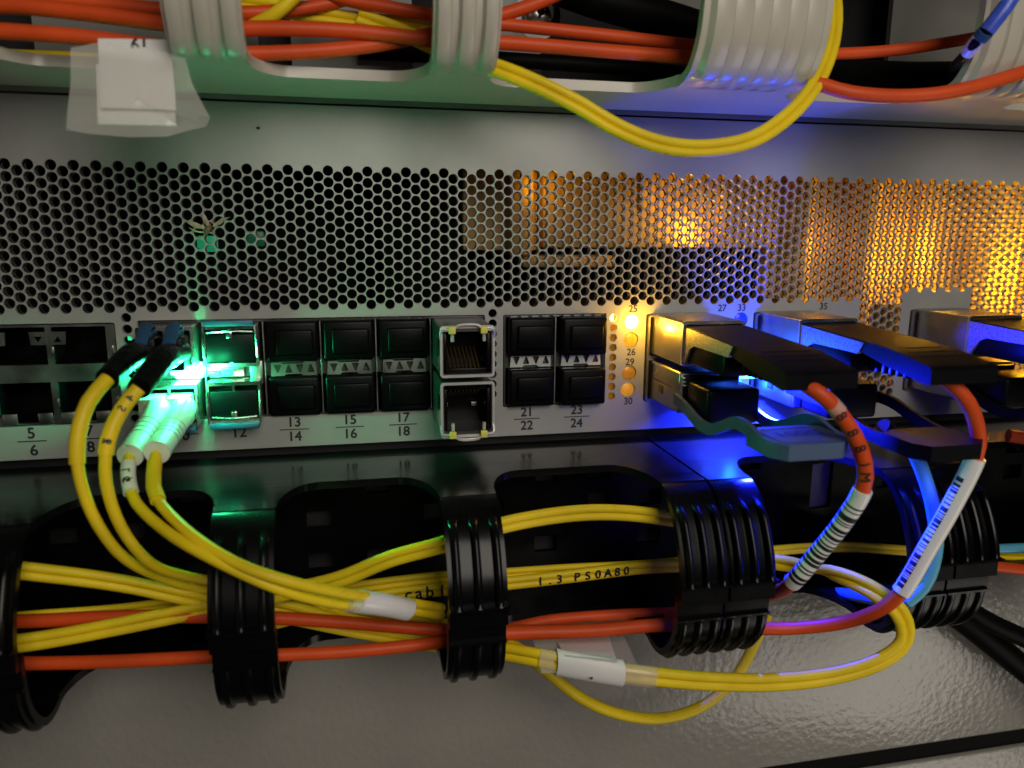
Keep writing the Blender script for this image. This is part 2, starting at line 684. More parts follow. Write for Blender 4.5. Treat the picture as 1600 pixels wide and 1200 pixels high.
for s, x, z in (('25', 165.9, -38.4), ('26', 165.8, -51.6), ('29', 165.5, -54.6), ('30', 165.4, -66.9), ('27', 195.0, -38.6), ('33', 201.6, -38.6), ('35', 230.0, -38.6)):
    text(s, 2.9, on_panel(x, z), 'ink', switch, 'lamp_number', 0.07)

# lamp lenses behind the round holes
lens_mats = ['amber_glow', 'amber_lens', 'amber_dim_lens', 'amber_lens', 'blue_lens', 'blue_lens', 'blue_glow', 'blue_glow']
for (x, z), mm in zip(led_holes, lens_mats):
    m_ = MB()
    rows = []
    for rr, yy in ((2.3, 1.4), (2.2, 0.7), (1.7, 0.35), (0.9, 0.2), (0.05, 0.15)):
        rows.append([Vector((x + rr * math.cos(a), yy, z + rr * math.sin(a))) for a in [2 * math.pi * i / 20 for i in range(20)]])
    m_.grid(rows, close=True)
    m_.build('lamp_lens', mm, switch, label='bright amber lamp lens' if mm == 'amber_glow' else None)
# added glowing plates stand in for light leaking through the narrow hole columns
MB().box(158.0, 161.8, 3.0, 3.4, -67, -39.8).build('leak_glow', 'amber_dim_lens', switch)
MB().box(158.7, 160.6, 2.2, 2.9, -43, -40).build('leak_glow', 'amber_glow', switch)
for zz in (-44.1, -47.2, -50.1):
    MB().box(23.8, 24.9, 2.6, 3.0, zz - .9, zz + .5, .2).build('leak_glow', 'green_lens', switch)
lamp('led_twenty_five', (166.0, -2.6, -42.0), 0.0035, AMBER, 1.0)
lamp('led_cage', (168.6, -8.0, -43.2), 0.014, AMBER, 0.9)

# ---- copper jack block 5-8 at the left
jb = MB()
jb.prism(rrect(-41.6, 21.3, -66.7, -40.2, .5), XZ, 0.9, 2.0,
         holes=[[(x, -55.4), (x, -64.4), (x + 3.2, -64.4), (x + 3.2, -65.6), (x + 4.2, -66.3), (x + 9.0, -66.3), (x + 10.0, -65.6), (x + 10.0, -64.4), (x + 13.0, -64.4), (x + 13.0, -55.4)] for x in (-37.5, -23.0, -8.5, 6.0)] +
               [rrect(x, x + 13.0, -50.7, -40.8, .2) for x in (-37.5, -23.0, -8.5, 6.0)])
jb.build('jack_faceplate', 'satin_metal', switch)
m_ = MB()
m_.box(-41.6, 21.0, 2.1, 26, -66.6, -66.2)
m_.box(-41.6, 21.0, 24, 26, -66.2, -40.4)
m_.box(-41.6, 21.0, 2.1, 24, -54.6, -51.4)
for x in (-24.4, -9.9, 4.6, 19.0):
    m_.box(x, x + 1.0, 2.1, 24, -66.2, -40.4)
m_.build('jack_housing', 'black_plastic', switch)
for xc in (-23.6, -9.1, 5.2):
    for sx in (-1, 1):
        c = xc + sx * 2.3
        m_ = MB()
        tri = [(c - 1.0 * 1, -43.2), (c + 1.0, -43.2), (c, -44.7)] if sx < 0 else [(c - 1.0, -44.7), (c + 1.0, -44.7), (c, -43.2)]
        m_.prism([(c - 1.8, -45.4), (c + 1.8, -45.4), (c + 2.1, -42.0), (c - 2.1, -42.0)], XZ, 0.35, 0.85, holes=[tri])
        m_.build('shield_tab', 'satin_metal', switch)
for xc in (-1.7, 12.4, -16.4):
    for sgn in (-1, 1):
        MB().box(xc + (2.5 if sgn > 0 else -6.0), xc + (6.0 if sgn > 0 else -2.5), .3, .8, -66.5, -63.6, .1).build('shield_tab', 'satin_metal', switch)
for x in (5.9, 20.3):
    for z in (-47.2, -61.0):
        MB().box(x, x + .5, .1, .8, z - 1, z + 1.2, .1).build('spring_finger', 'bright_metal', switch)

# ---- small form cages: dividers, middle band, arrow plates
for (x0, x1, divs) in ((27.6, 120.3, (43.3, 58.9, 74.1, 89.3, 104.7)), (126.4, 157.3, (141.8,))):
    m_ = MB()
    m_.prism(rrect(x0, x1, -66.8, -39.7, .4), XZ, 0.55, 1.0, holes=[rrect(x0 + .45, x1 - .45, -66.4, -40.2, .3)])
    m_.box(x0, x1, 18, 19, -66.8, -39.7)
    m_.box(x0, x1, 1.1, 18, -55.4, -51.0)
    m_.build('port_cage', 'dark_metal', switch)
    for d in divs:
        MB().box(d - .22, d + .22, -0.25, 18, -66.4, -40.2, .08, 1).build('cage_divider', 'satin_metal', switch)
# springs along the top edge of the cages
for i in range(9):
    MB().box(128 + i * 3.2, 130.2 + i * 3.2, -.35, .5, -40.25, -39.75, .1, 1).build('spring_finger', 'satin_metal', switch)
for i in range(14):
    MB().box(61 + i * 3.2, 63.2 + i * 3.2, -.35, .5, -40.2, -39.75, .1, 1).build('spring_finger', 'dark_metal', switch)


def arrow_plate(xc, zc, W=12.4):
    m_ = MB()
    h = 2.0
    x0 = xc - W / 2
    outline = [(x0, zc - h), (x0 + 3.6, zc - h), (x0 + 4.2, zc - h + .55), (x0 + W - 4.3, zc - h + .55), (x0 + W - 3.8, zc - h), (x0 + W, zc - h),
               (x0 + W - .25, zc + h - .2), (x0 + W - 3.4, zc + h), (x0 + W - 3.7, zc + h - .6), (x0 + 3.3, zc + h - .6), (x0 + 3.0, zc + h - .2), (x0 + .25, zc + h - .2)]
    tris = []
    for i, f in enumerate((0.15, 0.39, 0.63, 0.87)):
        c = x0 + W * f
        if i % 2 == 0:
            tris.append([(c - 1.0, zc + .95), (c - .8, zc + 1.15), (c + .8, zc + 1.15), (c + 1.0, zc + .95), (c + .2, zc - 1.1), (c - .2, zc - 1.1)])
        else:
            tris.append([(c - 1.0, zc - .95), (c - .8, zc - 1.15), (c + .8, zc - 1.15), (c + 1.0, zc - .95), (c + .2, zc + 1.1), (c - .2, zc + 1.1)])
    m_.prism(outline, XZ, -0.75, -0.35, holes=tris)
    o = m_.build('arrow_plate', 'rim_metal' if xc > 120 else 'satin_metal', switch, smooth=False)
    MB().box(xc - 3.6, xc + 2.2, -1.1, -.2, zc + 1.75, zc + 2.35, .15).build('retaining_clip', 'dark_metal', switch)
    return o


for xc in (66.6, 81.8, 97.1):
    arrow_plate(xc, -53.4)
for xc in (134.2, 149.7):
    arrow_plate(xc, -53.0)
# the brightly lit light pipe between ports 9 to 12
m_ = MB()
m_.box(35.6, 42.9, -1.6, 0.6, -55.3, -50.9, .9, 3)
m_.box(34.6, 37.6, -1.2, 0.6, -54.2, -52.6, .5, 3)
m_.build('green_light_pipe', 'green_glow', switch, label='blazing green light pipe between the ports')
m_ = MB()
m_.box(43.7, 53.4, -.55, .4, -55.2, -50.8, .2)
m_.build('clear_light_guide', 'bright_metal', switch)
for xx in (46.0, 49.4):
    for zz in (-51.9, -54.1):
        MB().box(xx - 1.3, xx + 1.3, -1.2, -.6, zz - .75, zz + .75, .35, 3).build('light_guide_tip', 'green_lens', switch)
MB().box(46, 52, -1.4, -.6, -57.2, -55.7, .2).build('retaining_clip', 'satin_metal', switch)
MB().box(53, 54.6, -1.6, -.6, -57.2, -55.5, .2).build('retaining_clip', 'bright_metal', switch)
MB().box(55, 58.4, -.9, .4, -57.4, -50.9, .3).build('retaining_clip', 'satin_metal', switch)
lamp('green_port_led', (46.5, -15.0, -52.6), 0.022, GREEN, 2.0)
lamp('green_port_led_low', (39.0, -12.5, -53.2), 0.11, GREEN, 2.0)
lamp('green_port_led_inner', (44.0, -5.0, -53.0), 0.05, GREEN, 1.0)

# blue lamp between the module blocks
m_ = MB()
m_.box(191.4, 203.0, -13.0, 0.8, -58.6, -54.6, 1.2, 3)
m_.build('blue_light_pipe', 'blue_glow', switch, label='glaring blue light pipe between the modules')
lamp('blue_port_led', (202.5, -15.5, -59.6), 0.24, BLUE, 1.2)
bl = lamp('blue_spill_spot', (198.0, -26.0, -57.5), 2.6, (0.006, 0.012, 1.0), 1.0)  # added spot, spreads the blue LED's spill over plugs and shelf
bl.data.type = 'SPOT'
bl = bl.data
bl = bpy.data.objects['blue_spill_spot']
bl.data.spot_size = math.radians(170)
bl.data.spot_blend = 0.5
bl.rotation_euler = Vector((0.5, -0.35, -0.9)).to_track_quat('-Z', 'Y').to_euler()

# large module cages
for x0 in (170.6, 206.2, 262.4):
    m_ = MB()
    m_.prism(rrect(x0, x0 + 20.4, -66.6, -40.3, .5), XZ, -1.4, 1.5, holes=[rrect(x0 + .5, x0 + 19.9, -66.1, -53.9, .4), rrect(x0 + .5, x0 + 19.9, -52.6, -40.8, .4)])
    m_.box(x0, x0 + 20.4, 20, 21, -66.6, -40.3)
    m_.box(x0 + .5, x0 + 19.9, 1.6, 20, -53.9, -52.6)
    m_.build('module_cage', 'satin_metal', switch)
    for i in range(5):
        MB().box(x0 + 5 + i * 3.1, x0 + 6.1 + i * 3.1, -2.2, -1.4, -40.9, -39.9, .25).build('spring_finger', 'satin_metal', switch)

# =====================================================================================================
# DUST PLUGS in the empty small ports
# =====================================================================================================


def dust_plug():
    root = thing('dust_plug', (0, 0, 0), '', 'dust plug', 'black dust plugs in the small ports')
    m_ = MB()
    m_.box(-6.9, 6.9, -1.6, 10, -5.6, 5.6, .9, 3)
    m_.build('plug_body', 'black_rubber', root)
    m_ = MB()
    m_.box(-4.6, 5.6, -2.5, -1.65, -3.6, 3.4, .6, 3)
    m_.build('grip', 'black_rubber', root)
    return root


plugs = [((66.6, 0, -45.8), 'x'), ((81.8, 0, -45.8), 'upper black dust plug in the middle column of the left group of six'),
         ((97.1, 0, -45.8), 'upper black dust plug in the column left of the metal jack modules'),
         ((66.6, 0, -61.2), 'lower black dust plug nearest the green glare'), ((81.8, 0, -61.2), 'lower black dust plug in the middle column of the left group of six'),
         ((97.1, 0, -61.2), 'lower black dust plug in the column left of the metal jack modules'),
         ((134.2, -1.4, -45.8), 'upper black dust plug just right of the metal jack modules, in the group of four'), ((149.9, -2.2, -45.9), 'upper black dust plug beside the brightest amber lamp'),
         ((134.2, -1.4, -61.0), 'lower black dust plug just right of the metal jack modules, in the group of four'), ((149.9, -2.2, -61.0), 'lower black dust plug beside the column of small amber holes')]
plugs[0] = (plugs[0][0], 'upper black dust plug nearest the green glare')
proto = dust_plug()
for i, (loc, lab) in enumerate(plugs):
    if i == 0:
        proto.location = Vector(loc) * S
        proto['label'] = lab
    else:
        copy_thing(proto, Vector(loc) - Vector(plugs[0][0]), lab)

# =====================================================================================================
# COPPER JACK MODULES (the two metal-framed sockets in column 19/20)
# =====================================================================================================


def jack_module(zt, flip, label):
    """zt = top; flip = the wire handle is at the bottom"""
    x0, x1 = 105.2, 119.6
    h = 13.6 if not flip else 14.9
    z1, z0 = zt, zt - h
    root = thing('jack_module', (112, -10, z0), label, 'network module', 'metal jack modules between ports 17 and 21')
    m_ = MB()
    fr = rrect(x0, x1, z0, z1, .9)
    op = rrect(x0 + .85, x1 - .85, z0 + (.85 if not flip else 1.5), z1 - (1.5 if not flip else .8), .5)
    m_.prism(fr, XZ, -20.0, 10.0, holes=[op])
    m_.build('shell', 'dark_metal', root)
    m_ = MB()
    fr2 = rrect(x0 - .1, x1 + .1, z0 - .1, z1 + .1, .9)
    m_.prism(fr2, XZ, -20.35, -19.9, holes=[rrect(x0 + .55, x1 - .55, z0 + .55, z1 - .6, .5)])
    m_.build('front_rim', 'rim_metal', root)
    m_ = MB()
    m_.box(x0 + .8, x1 - .8, -8.0, -7, z0 + .8, z1 - .8)
    m_.box(x0 + .9, x0 + 1.8, -19.2, -7, z0 + 1.5, z1 - 2, .1)
    m_.box(x1 - 1.8, x1 - .9, -19.2, -7, z0 + 1.5, z1 - 2, .1)
    m_.box(x0 + 1.8, x1 - 1.8, -18.6, -7, (z0 + .9) if not flip else (z1 - 2.3), (z0 + 2.0) if not flip else (z1 - .9), .1)
    m_.build('socket', 'black_plastic', root)
    for i in range(8):
        x = x0 + 2.9 + i * 1.08
        m_ = MB()
        if not flip:
            m_.tube([(x, -18.4, z0 + 2.2), (x, -17.6, z0 + 2.9), (x - .1, -10, z0 + 6.6)], .26, 6, smooth=False)
        else:
            m_.tube([(x, -18.4, z1 - 2.2), (x, -17.6, z1 - 3.0), (x - .1, -10, z1 - 5.6)], .26, 6, smooth=False)
        m_.build('contact', 'gold_contact', root)
    s = 1 if not flip else -1
    ze = z1 if not flip else z0
    # wire handle
    m_ = MB()
    m_.tube([(x0 + .4, -19.4, ze - s * 5), (x0 + .1, -20.6, ze - s * 1.6), (x0 + .9, -21.0, ze - s * .9), (x0 + 3.0, -21.4, ze - s * .9),
             (x0 + 4.6, -21.4, ze + s * .35), (x0 + 7.2, -21.5, ze + s * .6), (x0 + 9.9, -21.4, ze + s * .35),
             (x0 + 11.4, -21.4, ze - s * .9), (x1 - .9, -21.0, ze - s * .9), (x1 - .1, -20.6, ze - s * 1.6), (x1 - .4, -19.4, ze - s * 5)], .38, 8, step=1.0)
    m_.build('wire_handle', 'rim_metal', root)
    for x in (x0 + 3.0, x0 + 11.4):
        MB().box(x - .95, x + .85, -22.0, -20.7, ze - s * .9 - .95, ze - s * .9 + .95, .2).build('yellow_sleeve', 'yellow_clip', root)
        m_ = MB()
        m_.tube([(x + .1, -20.6, ze - s * 2.0), (x + .1, -20.8, ze - s * 4.0)], .48, 8, smooth=False)
        m_.build('pin', 'rim_metal', root)
    if flip:
        for x in (x0 + 2.2, x0 + 10.4):
            MB().box(x - .7, x + .9, -10, -8.8, z0 + 6.0, z0 + 7.2, .1).build('pad', 'satin_metal', root)
    for x in (x0 - .15, x1 - .1):
        MB().box(x, x + .28, -20.0, -12, z0 + 2.0, z1 - 3.4, .08).build('side_spring', 'bright_metal', root)
    return root


jack_module(-40.0, False, 'upper metal jack module, gold contacts at its bottom and yellow-sleeved wire handle on top')
jack_module(-55.1, True, 'lower metal jack module, its yellow-sleeved wire handle hanging at the bottom')

# =====================================================================================================
# SMALL OPTICAL TRANSCEIVERS (ports 9 to 12)
# =====================================================================================================


def transceiver(xc, zc, up, label, front=-6.0, latch=True):
    root = thing('optical_transceiver', (xc, 0, zc - 5), label, 'transceiver', 'optical transceivers in ports 9 to 12')
    m_ = MB()
    m_.prism(rrect(xc - 6.9, xc + 6.9, zc - 5.6, zc + 5.6, .5), XZ, front, 10, holes=[rrect(xc - 6.2, xc - .35, zc - 4.6, zc + 4.6, .3), rrect(xc + .35, xc + 6.2, zc - 4.6, zc + 4.6, .3)])
    m_.build('metal_shell', 'bright_metal', root)
    m_ = MB()
    m_.box(xc - 6.2, xc + 6.2, front + 3.4, front + 4, zc - 4.6, zc + 4.6)
    m_.box(xc - 6.0, xc + 6.0, front - .5, front + 3.2, zc - 4.2, zc + 3.2, .3)
    m_.build('duplex_socket', 'black_rubber', root)
    s = 1 if up else -1
    if latch:
        m_ = MB()
        ze = zc + s * 5.9
        m_.box(xc - 6.3, xc + 6.3, front - 1.6, front + 1.4, min(ze - .4 * s, ze + 1.2 * s), max(ze - .4 * s, ze + 1.2 * s), .35)
        m_.build('bail_latch', 'blue_latch', root)
        m_ = MB()
        for sx in (-1, 1):
            m_.tube([(xc + sx * 6.5, front - .6, zc + s * 5.6), (xc + sx * 6.7, front - .9, zc + s * 2), (xc + sx * 6.7, front - .2, zc - s * 3.0)], .38, 8, step=1)
        m_.tube([(xc - 5.8, front - .7, zc + s * 3.9), (xc, front - 1.0, zc + s * 4.2), (xc + 5.8, front - .7, zc + s * 3.9)], .32, 8, step=1)
        m_.box(xc - .9, xc + .7, front - 1.2, front - .2, zc + s * 3.2 - .9, zc + s * 3.2 + .9, .2)
        m_.build('latch_wire', 'bright_metal', root)
    return root


transceiver(35.4, -45.9, True, 'metal optical transceiver in port 9 holding the black-booted fibre plugs', -8, False)
transceiver(35.4, -61.2, False, 'metal optical transceiver in port 10 holding the white-booted fibre plugs', -8, True)
transceiver(51.1, -46.0, True, 'empty optical transceiver in port 11 with its blue latch on top')
transceiver(51.1, -61.2, False, 'empty optical transceiver in port 12 with its blue latch at the bottom')


# =====================================================================================================
# CABLES
# =====================================================================================================
def path(pts):
    """(px, py, Y) or ('p', X, Y, Z)"""
    out = []
    for p in pts:
        out.append(Vector(p[1:]) if p[0] == 'p' else at(p[0], p[1], p[2]))
    return out


def offset_path(P, d):
    """parallel to P, shifted by d across the cable, in a plane facing out of the rack"""
    out = []
    n = len(P)
    for i in range(n):
        T = (P[min(n - 1, i + 1)] - P[max(0, i - 1)]).normalized()
        view = (P[i] - Vector((CX, CY, CZ))).normalized()
        side = T.cross(Vector((0, 1, 0)))
        if side.length < .2:
            side = T.cross(view)
        side.normalize()
        out.append(P[i] + side * d)
    return out


def wobble(P, amp, seed):
    rnd = random.Random(seed)
    ph = [rnd.uniform(0, 6.28) for _ in range(4)]
    L = 0
    out = []
    for i, p in enumerate(P):
        if i:
            L += (P[i] - P[i - 1]).length
        out.append(p + Vector((0, math.sin(L / 23 + ph[0]), math.sin(L / 17 + ph[1]) * .6 + math.sin(L / 7 + ph[2]) * .15)) * amp)
    return out


def simple_cable(name, pts, r, material, label, cat, group=None, duplex=False, amp=0.15, seed=1, root=None, part='jacket'):
    P = wobble(catmull(path(pts), 2.5), amp, seed)
    m_ = MB()
    if duplex:
        r = r * .87
        for s in (-1, 1):
            m_.tube(offset_path(P, s * r * .93), r, 12, smooth=False)
    else:
        m_.tube(P, r, 16, smooth=False)
    if root is None:
        base = P[0]
        o = m_.build(name, material, None, origin=base)
        return tag(o, label, cat, group), P
    o = m_.build(part, material, root)
    return o, P


def cable_thing(name, pts, label, cat, group=None):
    return thing(name, path(pts[:1])[0], label, cat, group)


def sub(P, a, b):
    """section of a dense path between arc fractions"""
    n = len(P)
    i0, i1 = int(a * (n - 1)), int(b * (n - 1))
    return P[i0:i1 + 1]


YG = 'yellow fibre cables'
OG = 'orange cables'
# --- yellow pair with black boots (port 9) --------------------------------------------------------
r9 = thing('fibre_patch_cable', (35.4, -14, -46), 'yellow fibre pair with black boots and blue latches, plugged in beside the green glare', 'fibre cable', YG)
for k, (xb, bp, cp, sl) in enumerate((
        (32.2, [('p', 32.4, -9, -46.5), ('p', 32.4, -20, -46.0), (205, 556, -33), (168, 592, -47)],
         [(168, 592, -47), (138, 628, -51), (121, 685, -54), (124, 745, -55), (150, 815, -54), (195, 872, -48), (260, 905, -41), (335, 925, -36), (450, 945, -34), (560, 975, -32), (680, 1000, -34), (760, 1010, -34)], 0),
        (38.6, [('p', 38.6, -9, -46.5), ('p', 38.6, -20, -46.0), (253, 562, -34), (217, 607, -48)],
         [(217, 607, -48), (190, 640, -50), (168, 690, -53), (166, 755, -54), (190, 825, -53), (235, 880, -48), (290, 900, -42), (340, 908, -37), (450, 925, -32), (560, 948, -30), (660, 968, -30), (760, 985, -30)], 1))):
    P = catmull(path(bp), 1.2)
    m_ = MB()
    m_.tube(P, 2.9, 20, smooth=False, rfun=lambda t: 3.3 - .9 * t)
    b_ = m_.build('boot', 'black_rubber', r9)
    m_ = MB()
    for q in range(9):
        i = int((.42 + .055 * q) * (len(P) - 1))
        m_.tube([P[i], P[min(i + 1, len(P) - 1)]], 3.35 - .9 * i / len(P), 20, smooth=False)
    m_.build('strain_relief', 'black_rubber', b_)
    m_ = MB()
    m_.box(xb - 2.6, xb + 2.6, -16, -8.2, -50.6, -42.2, .5)
    m_.build('connector', 'black_rubber', r9)
    m_ = MB()
    m_.box(xb - 1.7, xb + 1.7, -15.2, -7.8, -42.2, -40.6, .3)
    m_.tube([(xb, -8, -40.8), (xb, -11.0, -39.4), (xb, -14.5, -40.6), (xb, -19, -43.4)], 1.6, 10, step=1, flat=(.45, 1))
    m_.build('latch_lever', 'blue_latch', r9)
    C, CP = simple_cable('', cp, 1.18, 'yellow_jacket', '', '', root=r9, seed=3 + k, amp=.05)
    m_ = MB()
    n0 = 0.0
    SP = CP[0:int(len(CP) * (.150 if k == 0 else .135))]
    m_.tube(SP, 1.55, 18, smooth=False)
    sv = m_.build('sleeve', 'yellow_jacket', r9)
    if k == 1:
        # hand-size print on the sleeve
        for q, ch in enumerate('4S67'):
            i = min(len(SP) - 2, 1 + q * max(1, (len(SP) - 3) // 4) + (q > 1))
            Tn = (SP[i + 1] - SP[i - 1 if i else 0]).normalized()
            vdir = (Vector((CX, CY, CZ)) - SP[i]).normalized()
            side = Tn.cross(vdir).normalized()
            vn = side.cross(Tn).normalized()
            M = Matrix.Translation(SP[i] + vn * 1.68) @ Matrix(((Tn.x, side.x, vn.x), (Tn.y, side.y, vn.y), (Tn.z, side.z, vn.z))).to_4x4()
            text(ch, 2.3, M, 'ink', r9, 'printed_mark', .06)

# --- yellow pair with white boots (port 10) -------------------------------------------------------
r10 = thing('fibre_patch_cable', (35.4, -14, -61), 'yellow fibre pair with fat white boots, sweeping over the first black finger', 'fibre cable', YG)
ends = []
for k, (xb, bp, cp) in enumerate((
        (32.2, [('p', 32.4, -8, -61.0), (247, 642, -17), (225, 678, -27), (203, 712, -37)],
         [(203, 708, -36), (200, 742, -41), (212, 785, -47), (262, 832, -56), (330, 872, -63), (430, 918, -66), (520, 942, -62), (600, 948, -54), (690, 962, -40)]),
        (38.6, [('p', 38.6, -8, -61.0), (287, 640, -17), (266, 676, -27), (245, 707, -38)],
         [(245, 704, -37), (240, 742, -42), (247, 782, -48), (300, 836, -58), (370, 880, -65), (450, 908, -67), (540, 928, -63), (610, 938, -54), (690, 950, -40)]))):
    P = catmull(path(bp), 1.0)
    m_ = MB()
    m_.tube(P, 3.0, 24, smooth=False, rfun=lambda t: 2.5 + .55 * min(1, t * 3) - .15 * t, caps=False)
    # the open rim and the hollow inside
    T = (P[-1] - P[-3]).normalized()
    m_.tube([P[-1], P[-1] + T * .3, P[-1] - T * .1, P[-1] - T * 3], 3.0, 24, smooth=False, rfun=lambda t: 2.9 if t < .02 else (2.75 if t < .12 else 1.9), caps=False)
    b_ = m_.build('boot', 'white_boot', r10)
    m_ = MB()
    for fr_ in (.58, .64, .72, .77):
        i = int(fr_ * (len(P) - 1))
        m_.tube([P[i], P[i] + (P[i + 1] - P[i]).normalized() * .14], 3.0, 24, smooth=False)
    m_.build('groove', 'dark_metal', b_)
    m_ = MB()
    m_.box(xb - 2.9, xb + 2.9, -15, -8.2, -65.0, -57.6, .5)
    m_.build('connector', 'white_boot', r10)
    C, CP = simple_cable('', cp, 1.2, 'yellow_jacket', '', '', root=r10, seed=8 + k, amp=.03)
    ends.append(CP)
    SP = CP[1:int(len(CP) * .145)]
    m_ = MB()
    m_.tube(SP, 1.62, 18, smooth=False)
    m_.build('sleeve', 'white_boot' if k == 0 else 'yellow_jacket', r10, label='white printed sleeve' if k == 0 else None)
    if k == 0:
        for q, ch in enumerate('LGS|||'):
            i = min(len(SP) - 2, 1 + q)
            Tn = (SP[i + 1] - SP[i - 1 if i else 0]).normalized()
            vdir = (Vector((CX - 30, CY, CZ)) - SP[i]).normalized()
            side = Tn.cross(vdir).normalized()
            vn = side.cross(Tn).normalized()
            M = Matrix.Translation(SP[i] + vn * 1.76) @ Matrix(((Tn.x, side.x, vn.x), (Tn.y, side.y, vn.y), (Tn.z, side.z, vn.z))).to_4x4()
            text(ch, 2.2, M, 'ink', r10, 'printed_mark', .06)
mid = [(a + b) / 2 for a, b in zip(path([(520, 937, -62.5), (560, 940, -60), (600, 945, -56), (637, 953, -50)]), path([(520, 937, -62.5), (560, 940, -60), (600, 945, -56), (637, 953, -50)]))]
m_ = MB()
m_.tube(mid[1:], 2.5, 24, step=2, flat=(.86, 1.05))
m_.build('wrapped_label', 'glossy_label', r10)
m_ = MB()
m_.tube([mid[0] * .4 + mid[1] * .6, mid[1] * .9 + mid[2] * .1], 2.5, 20, smooth=False, flat=(.85, 1.05))
m_.build('tape', 'clear_tape', r10)

# --- QSFP style plugs ------------------------------------------------------------------------------


def big_plug(x0, zt, label, cable_pts=None, cat='cable plug', grp='black pull-tab plugs in the upper large ports'):
    """upper module with straight black pull tab; x0 = left side, zt = top"""
    x1 = x0 + 18.2
    root = thing('optical_cable_plug', (x0 + 9, -10, zt - 12), label, cat, grp)
    m_ = MB()
    m_.prism(rrect(x0, x1, zt - 12.2, zt, .5), XZ, -23, 8, holes=[rrect(x0 + .6, x1 - .6, zt - 11.6, zt - .6, .4)])
    m_.build('metal_shroud', 'satin_metal', root)
    m_ = MB()
    m_.prism(rrect(x0 - .15, x1 + .15, zt - 12.35, zt + .15, .9), XZ, -23.4, -22.6, holes=[rrect(x0 + .55, x1 - .55, zt - 11.7, zt - .7, .7)])
    m_.build('shroud_rim', 'bright_metal', root)
    # tapering plug body
    m_ = MB()
    m_.box(x0 + .9, x1 - .9, -46, -18, zt - 11.2, zt - 4.2, .8)
    m_.build('plug_body', 'black_rubber', root)
    m_ = MB()
    for q in range(6):
        y = -47 - q * 2.6
        m_.box(x0 + 5.0, x1 - 5.0, y - 1.5, y, zt - 10.4 + .1 * q, zt - 4.9, .4)
    m_.box(x0 + 5.9, x1 - 5.9, -62, -45, zt - 9.8, zt - 5.6, .5)
    m_.build('strain_relief', 'black_rubber', root)
    # side cheeks: grainy metal, cut away below
    for x in (x0 + .2, x1 - 1.2):
        YZ = lambda u, v, t: Vector((t, u, v))
        prof = [(-22, zt - 1.3), (-22, zt - 11.0), (-24.5, zt - 11.3), (-27.5, zt - 6.8), (-30, zt - 5.7), (-49, zt - 5.6), (-51, zt - 2.6)]
        m_ = MB()
        m_.prism(prof, YZ, x, x + 1.0)
        m_.build('side_cheek', 'grainy_zinc', root)
    # pull tab
    YZ = lambda u, v, t: Vector((t, u, v))
    m_ = MB()
    prof = [(-22.5, zt - 1.0), (-50, zt - 2.2), (-60, zt - 2.6), (-73.5, zt - 4.6), (-74.5, zt - 5.4), (-74.5, zt - 8.6), (-73.5, zt - 8.9), (-60, zt - 7.0), (-50, zt - 5.0), (-22.5, zt - 3.4)]
    m_.prism(prof, YZ, x0 + .4, x1 - .4)
    bmesh.ops.bevel(m_.bm, geom=[e for e in m_.bm.edges if len(e.link_faces) == 2 and e.calc_face_angle(0) > .5], offset=.45, segments=2, affect='EDGES')
    tb = m_.build('pull_tab', 'tab_rubber', root)
    m_ = MB()
    for q in range(3):
        m_.tube([(x0 + 3, -60 - q * 3.4, zt - 2.9 - q * .5), (x1 - 3, -60 - q * 3.4, zt - 2.9 - q * .5)], .4, 8, smooth=False)
    m_.build('grip_rib', 'tab_rubber', tb)
    return root


